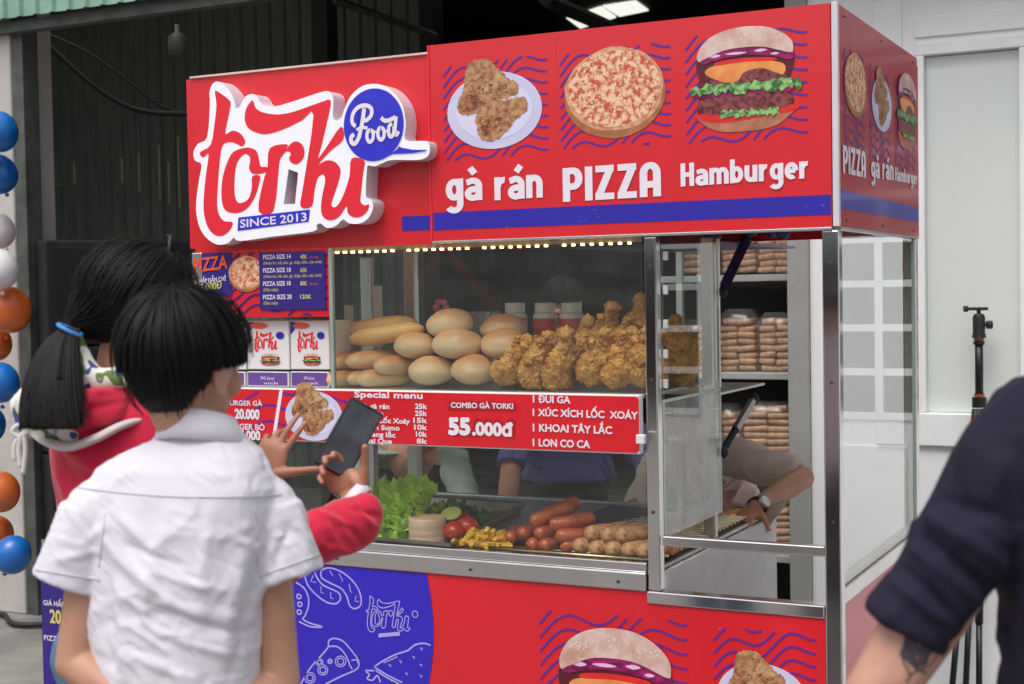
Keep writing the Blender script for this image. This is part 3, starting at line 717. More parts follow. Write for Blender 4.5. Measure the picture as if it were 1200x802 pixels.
def burger_pic(par, pl, cx, cz, s, sx=1.0, off=.0020, full=True):
    def A(L, n=4): return [(cx + p.x * s * sx, cz + p.y * s) for p in smoothloop([Vector(q) for q in L], n)]
    rs = random.Random(11)
    fl(par, pl, A([(-.76, -.7), (-.8, 0), (-.78, .72), (.78, .72), (.8, 0), (.76, -.7)]), mat('burger_backing_print', (96, 24, 40), .4), off - .0004, 'filling_picture')  # dark maroon backing that fills the gaps between the burger layers
    fl(par, pl, A([(-.80, -.78), (-.75, -.62), (.75, -.62), (.78, -.76), (.5, -.98), (0, -1.04), (-.5, -1.0)]), m_bund, off, 'bun_picture')
    fl(par, pl, A([(-.86, -.70), (-.8, -.58), (.85, -.5), (.86, -.66), (.3, -.74), (-.4, -.82)]), m_tomp, off + .0004, 'tomato_picture')
    fl(par, pl, A([(-.82, -.5), (-.84, -.3), (-.5, -.22), (.5, -.2), (.82, -.28), (.84, -.48), (.5, -.6), (-.5, -.62)]), m_patty, off + .0008, 'patty_picture')
    fl(par, pl, A([(-.86, -.22), (-.8, .1), (.8, .1), (.84, -.2), (0, -.32)]), m_onion, off + .0006, 'onion_picture')
    fl(par, pl, A([(-.62, .12), (-.66, .36), (-.2, .5), (.4, .5), (.72, .32), (.7, .08), (0, .0)]), m_patty, off + .0010, 'patty_picture')
    fl(par, pl, A([(-.66, .46), (-.7, .3), (-.35, .1), (-.12, .12), (.0, .3), (.3, .36), (.55, .24), (.7, .18), (.7, .42), (.2, .56), (-.3, .54)]), m_cheese, off + .0014, 'cheese_picture')
    fl(par, pl, A([(-.5, .5), (-.5, .58), (0, .62), (.5, .58), (.55, .5), (0, .53)]), m_tomp, off + .0016, 'tomato_picture')
    fl(par, pl, A([(-.78, .55), (-.82, .72), (-.3, .86), (.4, .86), (.86, .7), (.84, .5), (.5, .6), (0, .68), (-.5, .62)]), m_onion, off + .0018, 'onion_picture')
    for (x, z, w_, h_) in ((-.55, .72, .12, .04), (-.15, .74, .2, .03), (.3, .76, .12, .035), (.55, .66, .08, .03)):
        fl(par, pl, A([(x - w_, z), (x, z + h_), (x + w_, z), (x, z - h_)]), m_shine, off + .0022, 'onion_picture')
    for zc, am, x0, x1, sd in ((-.06, .13, -1.0, 1.02, 3), (-.64, .09, -.45, .62, 9)):
        r2 = random.Random(sd); T = []; B_ = []; n = 34
        for i in range(n + 1):
            x = x0 + (x1 - x0) * i / n; T.append((x, zc + .05 + r2.uniform(0, am))); B_.append((x, zc - .02 - r2.uniform(0, am)))
        L = [(cx + x * s * sx, cz + z * s) for x, z in T + B_[::-1]]
        fl(par, pl, L, m_let, off + .0026, 'lettuce_picture')
        mb = MB()
        for i in range(46):
            x = r2.uniform(x0 + .03, x1 - .03); z = zc + r2.uniform(-.07, .10); q = [(x + r2.uniform(-.035, .035), z + r2.uniform(-.03, .03)) for _ in range(3)]
            flat(mb, pl, [[(cx + a * s * sx, cz + b * s) for a, b in q]], off + .0029)
        mb.build('lettuce_picture', mat('lettuce_light_print', (196, 222, 170), .4), par, fix=False, kind='stuff')
    top = [(-.84, .62), (-.86, .8), (-.72, 1.06), (-.45, 1.24), (-.1, 1.32), (.3, 1.3), (.62, 1.16), (.84, .94), (.88, .72), (.8, .66), (.3, .84), (-.3, .84), (-.7, .68)]
    fl(par, pl, A(top, 6), m_bun, off + .0032, 'bun_picture')
    mb = MB()
    for i in range(40):
        x = rs.uniform(-.7, .7); z = .95 + rs.uniform(0, .33) * (1 - abs(x)); flat(mb, pl, [[(cx + (x + math.cos(t) * .016) * s * sx, cz + (z + math.sin(t) * .011) * s) for t in (0, 1.2, 2.4, 3.6, 4.9)]], off + .0035)
    mb.build('seed_picture', mat('sesame_print', (244, 226, 210), .4), par, fix=False, kind='stuff')
def cs(pl, cx, cy): q = pl.to2(cx, cy); return q[0], q[1]
c_ = cs(PF, 579, 122); w1 = (PF.to2(635, 120)[0] - PF.to2(524, 120)[0]) / 2; chicken_pic(hd, PF, c_[0], c_[1], w1)
c_ = cs(PF, 720, 106); w1 = (PF.to2(778, 106)[0] - PF.to2(662, 106)[0]) / 2; pizza_pic(hd, PF, c_[0], c_[1], w1)
c_ = cs(PF, 873, 106); s1 = (PF.to2(873, 32)[1] - PF.to2(873, 154)[1]) / 2.36; w1 = (PF.to2(938, 106)[0] - PF.to2(808, 106)[0]) / 2.02
burger_pic(hd, PF, c_[0], PF.to2(873, 154)[1] + 1.04 * s1, s1, w1 / s1)
def side(fn, cx, y0, y1, xl, xr, kz, base):
    a = PS.to2(xl, (y0 + y1) / 2)[0]; b_ = PS.to2(xr, (y0 + y1) / 2)[0]; zt1 = PS.to2(cx, y0)[1]; zb1 = PS.to2(cx, y1)[1]; s = (zt1 - zb1) / kz
    fn(sdn, PS, (a + b_) / 2, zb1 + base * s, s, (b_ - a) / 2 / s)
side(pizza_pic, 1001, 63, 137, 989, 1014, 1.68, .89)
side(chicken_pic, 1032, 78, 154, 1021, 1044, 1.76, .84)
side(burger_pic, 1061, 87, 175, 1050, 1073, 2.36, 1.04)

# ---- raised brand logo
zz1 = lambda X, Y_: (220 + X / 4.013, 90 + Y_ / 4.013)
LT = .062   # thickness of the raised letters
PLf = Plane('y', 0.02 - LT)
K_T = [(130,68),(165,85),(198,112),(203,130),(195,180),(178,268),(212,254),(250,268),(272,305),(258,328),(235,318),(205,308),(165,325),(150,420),(142,530),(140,610),(152,655),(175,680),(213,685),(200,722),(165,748),(130,745),(100,715),(82,665),(76,600),(85,480),(100,365),(76,380),(60,368),(64,352),(110,320),(128,220),(137,130)]
K_O = [(270,335),(215,355),(185,410),(165,480),(160,560),(172,620),(205,640),(250,638),(290,610),(320,560),(338,500),(340,465),(305,470),(303,520),(290,570),(262,592),(235,590),(222,550),(222,480),(232,410),(262,368),(285,368),(296,390),(290,430),(305,455),(335,458),(372,448),(374,425),(345,423),(338,395),(328,355),(305,338)]
K_R = [(388,336),(470,318),(464,342),(490,312),(515,305),(540,320),(551,355),(541,390),(515,412),(490,405),(478,385),(487,362),(466,352),(445,375),(432,410),(405,632),(335,632),(355,500),(376,430)]
K_K = [(308,112),(322,148),(360,170),(430,178),(500,165),(600,130),(635,118),(664,108),(674,118),(671,150),(646,260),(628,335),(615,385),(655,330),(722,235),(734,295),(672,350),(617,412),(651,395),(687,398),(712,420),(720,450),(706,510),(679,590),(682,612),(704,608),(732,560),(762,470),(772,385),(832,395),(827,450),(815,560),(815,590),(832,605),(855,602),(844,635),(812,660),(777,660),(754,640),(748,610),(717,655),(682,675),(647,668),(629,635),(632,570),(647,500),(645,468),(632,460),(612,480),(597,540),(585,610),(532,610),(547,500),(593,181),(540,205),(470,240),(390,268),(340,268),(290,245),(270,205),(275,155),(292,125)]
K_W = [(150,25),(118,34),(103,75),(105,130),(92,285),(50,315),(28,355),(35,395),(65,412),(55,480),(40,600),(50,690),(85,755),(140,790),(190,782),(218,757),(245,773),(400,752),(590,728),(606,700),(625,690),(655,712),(697,702),(730,672),(760,690),(812,690),(850,665),(870,625),(870,592),(852,572),(838,560),(843,440),(850,418),(880,422),(922,404),(962,392),(1080,392),(1122,380),(1138,355),(1136,318),(1115,302),(1025,298),(1026,225),(1012,140),(972,78),(925,44),(875,34),(820,45),(768,90),(738,150),(724,190),(700,206),(684,190),(686,115),(680,85),(662,70),(640,70),(580,88),(480,122),(400,141),(350,128),(325,92),(298,82),(268,98),(246,140),(226,148),(222,118),(196,66)]
# round corners but keep the tight turns
def loop(K, n=3): return [Vector((p.x, p.y)) for p in smoothloop([Vector(PLf.to2(*zz1(*q))) for q in K], n)]
lg = MB(); hole = [PLf.to2(*zz1(*q)) for q in [(475, 435), (452, 600), (505, 598), (520, 452)]]
flat(lg, PLf, [loop(K_W), hole], 0.0, thick=LT - .001)
logo = lg.build('raised_logo', m_acrside, cart, fix=True)
lf = MB(); flat(lf, PLf, [loop(K_W), hole], 0.0008); lf.build('logo_face', m_acr, logo, fix=False)
for K in (K_T, K_O, K_R, K_K):
    mb = MB(); flat(mb, PLf, [loop(K)], .0020); mb.build('letter', m_redl, logo, fix=False)
mb = MB(); flat(mb, PLf, [[PLf.to2(*zz1(*q)) for q in [(240, 663), (577, 625), (570, 682), (236, 726)]]], .0024); mb.build('blue_plate', m_blue2, logo, fix=False)
p0 = zz1(250, 712); p1 = zz1(563, 678)
mb = MB(); text(mb, PLf, 'SINCE 2013', p0[0], p1[0], p0[1], p0[1] - 9.6, .0034, .035, ybr=p1[1]); mb.build('lettering', m_wp, logo, fix=False)
bc = Vector(PLf.to2(*zz1(875.5, 227))); rx = abs(PLf.to2(*zz1(1018, 227))[0] - bc.x); rz = abs(PLf.to2(*zz1(875, 56))[1] - bc.y)
circ = [(bc.x + rx * math.cos(t), bc.y + rz * math.sin(t)) for t in [2 * math.pi * k / 72 for k in range(72)]]
fl(logo, PLf, circ, m_blue2, .0030, 'blue_bubble')
fl(logo, PLf, [Vector(PLf.to2(*zz1(*q))) for q in [(940, 375), (990, 340), (995, 328), (1010, 335), (1060, 344), (1128, 345), (1124, 350), (1060, 360), (970, 364)]], m_blue2, .0034, 'blue_bubble')
def stroke(par, pl, pts, wd, off, m, name, conv=zz1, closed=False, n=5, mb_=None):
    P = smoothloop([Vector(pl.to2(*conv(*q))) for q in pts], n, closed)
    mb = mb_ or MB(); ribbon(mb, pl, P, wd, off, closed)
    if mb_ is None: mb.build(name, m, par, fix=False)
k = .0036; z2 = lambda X, Y_: zz1(X + 481.5, Y_)
fo = MB()
for pts, wd in [([(352,150),(346,200),(336,250),(326,290),(308,316),(292,308),(292,285),(305,272)], .013), ([(312,235),(296,215),(300,175),(325,145),(360,136),(385,150),(386,180),(365,205),(348,205)], .012), ([(315,250),(345,240),(368,243)], .009),
                ([(382,250),(368,262),(366,290),(378,308),(392,296),(395,268),(382,250)], .011), ([(432,238),(420,250),(418,280),(430,298),(444,285),(446,255),(432,238)], .011), ([(394,255),(412,262),(425,250)], .006),
                ([(484,222),(470,235),(468,268),(478,284),(490,270),(494,235)], .011), ([(503,188),(500,225),(497,262),(505,275),(514,258)], .011), ([(432,194),(450,208),(475,204),(500,190)], .012), ([(446,255),(458,258),(470,250)], .006)]:
    kk_ = globals().get('kk_', 0) + 1; stroke(None, PLf, pts, wd, .0044 + kk_ * .00012, None, None, conv=z2, mb_=fo)
fo.build('letter', m_wp, logo, fix=False)
stroke(logo, PLf, [(322, 160), (322, 200), (318, 240)], .004, .0064, m_blue2, 'letter', conv=z2)

# ---- LED strip under the header
led = MB().box((CL + .1, .05, 1.668), (-.55, .075, 1.699)).build('led_strip', m_ledw, cart)
mb = MB()
for i in range(50):
    x = CL + .12 + i * (1.35 / 49)
    if i % 9 in (4,): continue
    mb.box((x - .0026, .044, 1.6615), (x + .0026, .060, 1.6672), .001)
mb.build('led_bead', m_led, led, kind='stuff')

# ---- posts and rails
def bx(name, a, b_, m=m_steel, bev=.004, par=cart, **k): return MB().box(a, b_, bev).build(name, m, par, **k)
bx('post', (-.042, 0, GZ + .05), (0, .04, ZB - .008), m_chrome)
bx('post', (-.516, 0, ZC + .005), (-.482, .036, ZB - .009), m_chrome)
bx('post', (CL, 0, GZ + .05), (CL + .04, .04, 1.677))
bx('post', (-.04, DPT - .04, GZ + .05), (0, DPT, ZB - .008))
bx('post', (CL, DPT - .04, GZ + .05), (CL + .04, DPT, 1.677))
bx('post', (-1.512, .002, 1.26), (-1.500, .016, 1.677), m_grey_gasket, .001)
xb1 = ony(485, 350, CD).x
bx('post', (xb1 - .02, CD - .03, .80), (xb1 + .02, CD, 1.69), m_steel2)
bx('post', (-.53, CD - .03, .80), (-.495, CD, 1.69), m_steel2)
bx('post', (ony(430, 560, CD).x - .012, CD - .03, .80), (ony(430, 560, CD).x + .012, CD, 1.24), m_steel2)
bx('rail', (CL + .041, -.004, ZC + .002), (-.521, .045, .786), m_chrome)
bx('rail', (CL + .041, .002, .7865), (-.521, .02, .812), m_chrome, .003)
bx('rail', (-.520, -.002, ZC - .03), (-.043, .04, ZC + .004), m_chrome)
bx('rail', (-.477, .004, .861), (-.0425, .026, .888))
bx('rail', (-.036, .041, ZC), (-.002, DPT - .041, .776))
bx('rail', (-.03, .041, .777), (-.012, DPT - .041, .80), m_steel2, .002)
bx('rail', (CL + .041, CD - .028, 1.23), (-.531, CD - .002, 1.255), m_steel2)
# shelves and trays
led2 = MB().box((CL + .1, .02, 1.246), (-.56, .035, 1.2515)).build('led_strip', m_ledw, cart)
mb = MB()
for i in range(50):
    x = CL + .12 + i * (1.32 / 49); mb.box((x - .0035, .021, 1.240), (x + .0035, .034, 1.2455), .001)
mb.build('led_bead', m_led, led2, kind='stuff')
bx('shelf', (CL + .041, .006, 1.252), (-.522, CD - .031, 1.2615), m_steel2, .001)
tray_floor = bx('tray_floor', (CL + .041, .046, .786), (-.496, 1.06, .796), m_steel2, .001)
bx('base_side', (-.494, .041, GZ + .1), (-.482, 1.08, .785), mat('base_white', (206, 208, 210), .4), .002)
bx('back_counter_edge', (CL + .04, 1.06, .74), (-.496, 1.085, .80), m_steel2, .003)
# glass
def pane(a, b_, m=g_front, label=None): return MB().box(a, b_).build('glass_pane', m, cart, label=label)
pane((-1.499, .006, 1.263), (-.521, .010, 1.678))
pane((CL + .042, .006, .813), (-.521, .010, 1.10), g_low)
pane((-.012, .041, .80), (-.007, DPT - .041, ZB - .009), g_side, 'glass pane on the right side of the cart')
pane((-.488, .041, 1.245), (-.483, CD, 1.688), g_side)
pane((-.488, .041, .875), (-.483, CD, 1.235), g_inner, 'cloudy glass pane beside the lower tray')
mwt = mat('pane_white_edge', (196, 204, 198), .35)
bx('pane_edge', (-.4885, .041, 1.236), (-.4825, CD, 1.2445), mwt, .001)
bx('pane_edge', (-.4895, CD - .012, .876), (-.4815, CD + .002, 1.2355), mwt, .001)
bx('pane_edge', (-.4895, .042, .876), (-.4815, .052, 1.2355), mwt, .001)
bx('pane_edge', (-.4895, CD - .01, 1.246), (-.4815, CD + .004, 1.686), m_steel, .001)
bx('pane_edge', (-.018, DPT - .055, .80), (-.004, DPT - .043, ZB - .01), m_grey_gasket, .001)
# cloudy inner pane of back door seen through the side glass
# flaps with stays
fl1 = bx('glass_flap', (-1.0, CD + .01, 1.672), (-.486, 1.36, 1.68), m_film, .002)
fl2 = bx('glass_flap', (-1.05, CD + .01, 1.222), (-.486, .98, 1.230), m_steel2, .002)
def stay(a, b_, m, par):
    a = Vector(a); b_ = Vector(b_); s = MB().tube([a, b_], .011, 8).build('stay', m, par, True)
    for q in (a, b_): MB().ell(q, (.02, .02, .02), nu=10, nv=6).build('hinge', m_rubber, par, True)
pA = onx(846, 342, -.485); pB = onx(874, 282, -.485); stay(pA, pB, m_film, cart)
MB().tube([pA.lerp(pB, .02), pA.lerp(pB, .98)], .018, 4).build('stay_arm', m_film, cart)
pA = onx(846, 530, -.485); pB = onx(883, 468, -.485); stay(pA, pB, mat('black_steel', (22, 22, 22)), cart)
MB().tube([pA.lerp(pB, .4), pA.lerp(pB, .96)], .014, 6).build('stay_arm', m_steel, cart)
# gleaming blue-filmed clips along the header underside
for px, py in ((905, 271), (880, 270), (838, 276), (824, 274), (918, 273)):
    q = ony(px, py, .55); MB().ell(q, (.022, .012, .02), nu=8, nv=6).build('film_clip', m_film, cart, True)
# hinges on the post
for px, py in ((777, 300), (777, 340), (777, 380), (777, 415), (777, 450)):
    q = ony(px, py, .045); MB().box((q.x, .041, q.z - .012), (q.x + .012, .055, q.z + .012), .002).build('clip', m_whiteplas, cart)
# menu banner
PB = Plane('y', -.0325); BN0, BN1, BZ0, BZ1 = CL + .02, -.522, (PB.to2(755, 532)[1] + PB.to2(255, 515)[1]) / 2, (PB.to2(755, 461)[1] + PB.to2(300, 457)[1]) / 2
bn = MB().box((BN0, -.032, BZ0), (BN1, -.002, BZ1), .003).build('menu_banner', m_whiteplas, cart)
PB = Plane('y', -.0325)
def R2(par, pl, a0, z0, a1, z1, m, off, name): mb = MB(); rect2(mb, pl, a0, z0, a1, z1, off); return mb.build(name, m, par, fix=False)
xr_ = PB.to2(749, 500)[0]
L = [(BN0 + .004, BZ0 + .004), (xr_ - .008, BZ0 + .004), (xr_, BZ0 + .012), (xr_, BZ1 - .010), (xr_ - .006, BZ1 - .004), (BN0 + .004, BZ1 - .004)]
fl(bn, PB, L, m_red2, .0008, 'red_print')
waves(bn, PB, BN0 + .01, BZ0 + .006, PB.to2(415, 500)[0], BZ1 - .006, m_purple, .0014, 3, wd=.007, nper=1.6, sl=.35)
bar(bn, PB, [(319, 515), (323, 515), (332, 457), (328, 457)], m_wp, .0020, 'divider_print')
tb = lambda s, xl, xr, yb, yt, m=m_wp, bold=.03, ybr=None: tx(bn, PB, s, xl, xr, yb, yt, m, .0030, bold, ybr=ybr)
tb('BURGER GÀ', 266, 308, 475, 469, bold=.04); tb('20.000', 276, 305, 491, 479, bold=.06)
tb('BURGER BÒ', 266, 311, 503, 496, bold=.04); tb('25.000', 276, 306, 517 - 2, 504, bold=.06)
tb('Special menu', 416, 496, 466, 458.5, bold=.06)
for i, (a, x1, b_) in enumerate([('Cánh gà rán', 457, '25k'), ('Đùi gà rán', 450, '25k'), ('Xúc xích Lốc Xoáy', 481, '15k'), ('Xúc xích Sumo', 469, '10k'), ('Khoai lang lắc', 464, '10k'), ('Mai Que', 460, '8k')]):
    yb = 478.5 + i * 8.15; tb(a, [413, 413, 411, 411, 411, 428][i], x1, yb, yb - 6.0, bold=.06); tb(b_, [487, 487, 485, 486, 488, 489][i], 501, yb + .8, yb - 5.4, bold=.06)
bar(bn, PB, [(525, 481), (527, 470), (604, 472), (607, 477), (604, 482)], mat('dark_red_print', (176, 26, 40), .35), .0018, 'label_print')
tb('COMBO GÀ TORKI', 529, 602, 478, 471.5, bold=.05, ybr=479.5)
mb = MB(); text(mb, PB, '55.000đ', 528, 605, 511, 490, .0024, .09, ybr=513); mb.build('lettering', mat('dark_red_print', (176, 26, 40), .35), bn, fix=False)
tb('55', 526, 552, 510, 489, bold=.085, ybr=510.5); tb('.000đ', 554, 602, 510.5, 494.5, bold=.075, ybr=512)
tb('1 ĐUI GA', 625, 669, 472, 463.5, bold=.05, ybr=473); tb('1 XÚC XÍCH LỐC  XOÁY', 625, 748, 487.5, 479, bold=.05, ybr=491.5)
tb('1 KHOAI TÂY LẮC', 625, 718, 505.5, 496.5, bold=.05, ybr=509); tb('1 LON CO CA', 625, 692, 523, 514, bold=.05, ybr=525.5)
c_ = PB.to2(368, 486); w1 = (PB.to2(400, 486)[0] - PB.to2(333, 486)[0]) / 2; chicken_pic(bn, PB, c_[0], c_[1] + .008, w1, off=.0022)
MB().box((BN1 - .004, -.05, 1.135), (BN1 + .02, -.033, 1.16), .003).build('price_clip', m_whiteplas, bn)
# pizza price poster
PZ = Plane('y', .004)
px0 = CL + .001; px1 = -1.513
po = MB().box((px0, .005, 1.475), (px1, .012, 1.677)).build('pizza_poster', m_red2, cart)
waves(po, PZ, px0 + .005, 1.48, px1 - .002, 1.672, m_navyp, .0012, 6, wd=.006, nper=1.6, sl=.5)
R2(po, PZ, px0 + .003, 1.54, PZ.to2(271, 300)[0], 1.674, m_navyp, .0020, 'blue_panel_print')
R2(po, PZ, PZ.to2(305, 330)[0], 1.497, PZ.to2(382, 330)[0], 1.669, m_navyp, .0040, 'blue_panel_print')
c_ = PZ.to2(289, 320); pizza_pic(po, PZ, c_[0], c_[1], (PZ.to2(306, 320)[0] - PZ.to2(270, 320)[0]) / 2 * 1.12, off=.0022)
tp = lambda s, xl, xr, yb, yt, m=m_wp, bold=.02, ybr=None: tx(po, PZ, s, xl, xr, yb, yt, m, .0048, bold, ybr=ybr)
tp('PIZZA', 228, 268, 319.5, 303.5, m_orp, .03, ybr=315); tp('BÁ HẤP DẪN CHỈ', 228, 266, 333, 328, bold=.03, ybr=329); tp('65.000Đ', 232, 261, 342, 333.5, m_yel, .03, ybr=338)
for i, (a, b_, c2, d) in enumerate([('PIZZA SIZE 14', '40K', '(Nhân bò, hải sản, gà, thập cẩm, xúc xích)', 'bán chạy'), ('PIZZA SIZE 18', '65K', '(Nhân bò, hải sản, gà, thập cẩm, xúc xích)', ''), ('PIZZA SIZE 18', '80K', '(Đặc biệt)', 'bán chạy'), ('PIZZA SIZE 28', '120K', '(Đặc biệt)', '')]):
    yb = 304.2 + i * 15.6
    tp(a, 309.5, 342 + (i == 3), yb, yb - 5.2, bold=.03); tp(b_, 353, 361 + 5 * (i == 3), yb - .6, yb - 5.6, m_yel, .03)
    tp(c2, 310, 378 if i < 2 else 327, yb + 6.2, yb + 2.8, m_yel, 0.0)
    if d: tp(d, 364, 374, yb - 1.4, yb - 4.0, m_orp, 0.0)
# bottom front panel
bp_ = MB().box((CL + .041, .004, GZ + .08), (-.043, .03, ZC - .031)).box((CL + .041, .0045, ZC - .0312), (-.521, .03, ZC + .0015)).build('base_panel', m_red2, cart)
PG = Plane('y', .0035)
ztop = ZC - .001
pA_, pB_, pC_ = Vector(PG.to2(500, 673)), Vector(PG.to2(508, 738)), Vector(PG.to2(503, 800))
def circ3(a, b, c):
    ax, ay, bx_, by, cx, cy = a.x, a.y, b.x, b.y, c.x, c.y; d = 2 * (ax * (by - cy) + bx_ * (cy - ay) + cx * (ay - by))
    ux = ((ax * ax + ay * ay) * (by - cy) + (bx_ * bx_ + by * by) * (cy - ay) + (cx * cx + cy * cy) * (ay - by)) / d
    uy = ((ax * ax + ay * ay) * (cx - bx_) + (bx_ * bx_ + by * by) * (ax - cx) + (cx * cx + cy * cy) * (bx_ - ax)) / d
    return Vector((ux, uy)), (a - Vector((ux, uy))).length
cc, rr_ = circ3(pA_, pB_, pC_)
zl, xl_ = GZ + .085, CL + .045
L = []
for i in range(181):
    t = -math.pi / 2 + math.pi * i / 180; x = cc.x + rr_ * math.cos(t); z = cc.y + rr_ * math.sin(t)
    if zl <= z <= ztop: L.append((max(x, xl_), z))
L = [(xl_, zl), (L[0][0], zl)] + L + [(L[-1][0], ztop), (xl_, ztop)]
fl(bp_, PG, L, mat('bottom_blue_print', (48, 34, 190), .28, var=.08, vs=2, coat=.2), .0012, 'blue_print')
# line drawings
z5 = lambda X, Y_: (340 + X / 5.456, 655 + Y_ / 5.456)
la = MB()
def sk(pts, wd=.005, closed=False, n=5, conv=z5): 
    P = smoothloop([Vector(PG.to2(*conv(*q))) for q in pts], n, closed); ribbon(la, PG, P, wd, .0024, closed)
def skl(pts, wd=.004): ribbon(la, PG, [Vector(PG.to2(*z5(*q))) for q in pts], wd, .0024)
sk([(95,100),(115,165),(170,230),(240,278),(300,285),(325,250),(310,215),(260,190),(210,165),(175,120),(160,85)])
sk([(200,75),(205,120),(260,155),(330,190),(365,240),(385,300),(420,318),(455,290),(450,220),(410,150),(350,95),(290,65),(240,58),(205,72)])
for a in [(150,105,135,145),(200,175,200,215),(262,210,262,250),(315,95,340,140),(380,160,390,210),(425,235,418,270),(255,75,275,105)]: skl([(a[0], a[1]), (a[2], a[3]), (a[0] + 18, a[3] + 4)], .003)
sk([(40,150),(90,185),(118,240),(120,300),(100,360),(85,385),(130,410),(210,435),(130,432),(60,400)])
for q in [(60, 240), (66, 290), (62, 340)]: sk([(q[0] - 12, q[1] - 12), (q[0] + 10, q[1] - 8), (q[0] + 10, q[1] + 10), (q[0] - 10, q[1] + 12)], .005, True)
sk([(70,800),(130,700),(200,620),(245,565),(250,525),(285,508),(340,525),(390,580),(435,640),(442,680),(420,710),(330,750),(230,800)])
sk([(250,560),(300,560),(340,590),(370,640),(385,680),(400,705)]); sk([(395,650),(425,645),(438,670)], .004)
for q, r in [((325, 655), 34), ((212, 710), 32), ((130, 760), 34), ((258, 655), 14), ((190, 660), 22)]:
    for f in (1, .6): sk([(q[0] + math.cos(t) * r * f, q[1] + math.sin(t) * r * f) for t in [k_ * math.pi / 4 for k_ in range(8)]], .0035, True, 3)
sk([(540,690),(600,650),(680,610),(755,585),(800,550),(860,540),(900,553)]); sk([(540,690),(620,740),(720,790)]); sk([(548,712),(620,757),(700,800)]); sk([(600,665),(690,625)], .003)
sk([(540,715),(485,715),(510,740),(495,765),(530,775),(560,745),(580,790)]); 
for q in [(640, 682), (708, 657), (792, 630), (840, 575), (838, 680), (745, 735), (838, 750)]: sk([(q[0] - 8, q[1] - 6), (q[0] + 6, q[1] - 2), (q[0] + 2, q[1] + 10)], .003)
# small outlined copy of the logo
a0 = Vector(PG.to2(*z5(487, 235))); a1 = Vector(PG.to2(*z5(822, 498))); sxx = (a1.x - a0.x) / (1000.0 - 60); szz = (a0.y - a1.y) / (748.0 - 68)
for K in (K_T, K_O, K_R, K_K):
    P = [Vector((a0.x + (p.x - 60) * sxx, a0.y - (p.y - 68) * szz)) for p in smoothloop([Vector(q) for q in K], 3)]; ribbon(la, PG, P, .003, .0024, True)
P = [Vector((a0.x + (950 - 60 + 50 * math.cos(t)) * sxx, a0.y - (330 - 68 + 60 * math.sin(t)) * szz)) for t in [k_ * math.pi / 8 for k_ in range(16)]]; ribbon(la, PG, P, .003, .0024, True)
la.build('line_drawing', m_line, bp_, fix=False)
mb = MB(); flat(mb, PG, [[PG.to2(*z5(*q)) for q in [(567, 478), (703, 465), (706, 490), (569, 502)]]], .0026); mb.build('line_drawing', m_line, bp_, fix=False)
p0 = PG.to2(632, 712); waves(bp_, PG, p0[0], .05, PG.to2(806, 780)[0], p0[1] + .0, m_purple, .0014, 16)
p0 = PG.to2(836, 738); waves(bp_, PG, p0[0], .15, PG.to2(957, 780)[0], p0[1] + .01, m_purple, .0014, 15)
s1 = (PG.to2(785, 780)[0] - PG.to2(655, 780)[0]) / 1.74
burger_pic(bp_, PG, PG.to2(720, 780)[0], PG.to2(715, 736)[1] - 1.32 * s1 * .95, s1 * .95, 1.05)
s1 = (PG.to2(948, 790)[0] - PG.to2(843, 790)[0]) / 2; chicken_pic(bp_, PG, PG.to2(893, 800)[0], PG.to2(890, 760)[1] - .92 * s1, s1)
sp_ = MB().box((-.035, .041, GZ + .08), (-.01, DPT - .041, ZC - .002)).build('base_panel', mat('faded_red_print', (214, 96, 104), .3, var=.06), cart)
MB().box((CL + .005, .041, GZ + .08), (CL + .03, DPT - .041, ZC)).build('base_panel', m_red2, cart)
pane((CL + .01, .041, ZC + .01), (CL + .015, DPT - .041, 1.677), g_side)
for x_, y_ in ((-.1, .12), (-.1, .85), (CL + .15, .12), (CL + .15, .85)):
    wh = MB().tube([(x_ - .02, y_, GZ + .06), (x_ + .02, y_, GZ + .06)], .06, 16).build('wheel', m_rubber, cart)
# screws, splice seams and scuffs on the frame and panels
m_screw = mat('screw_head', (120, 116, 112), .35, metal=1.0)
def screw(x, y, z, ax): MB().tube([(x, y, z), (x + ax[0] * .003, y + ax[1] * .003, z + ax[2] * .003)], .0045, 10).build('screw', m_screw, cart)
for y in (.08, .5, .93):
    for z in (ZB + .018, ZT - .02): screw(.0005, y, z, (1, 0, 0))
for z in (.95, 1.3, 1.6): screw(-.499, -.0005, z, (0, -1, 0)); screw(-.02, -.0005, z, (0, -1, 0))
for x in (-1.9, -1.5, -1.05, -.6): screw(x, -.0045, .758, (0, -1, 0))
for x in (-.76,): MB().box((x - .0008, -.0006, ZB + .002), (x + .0008, .0005, ZT - .002)).build('vinyl_seam', mat('vinyl_seam', (190, 60, 66), .4), cart)
m_scuff = mat('scuff', (196, 150, 150), .6)
rs = random.Random(44)
for k in range(26):
    x, z = rs.uniform(SEAM + .03, -.04), rs.choice([rs.uniform(ZB + .01, ZB + .07), rs.uniform(.4, .7), rs.uniform(ZB, ZT)]); yv = -.0003 if z > 1 else .0035; a = rs.uniform(-.6, .6); l_ = rs.uniform(.002, .012)
    pp = Plane('y', yv); mb = MB(); ribbon(mb, pp, [Vector((x, z)), Vector((x + l_ * math.cos(a) * .5, z + l_ * math.sin(a))), Vector((x + l_ * math.cos(a), z + l_ * math.sin(a) * 1.4))], rs.uniform(.0004, .0010), .0019); mb.build('scuff', m_scuff, cart, fix=False)
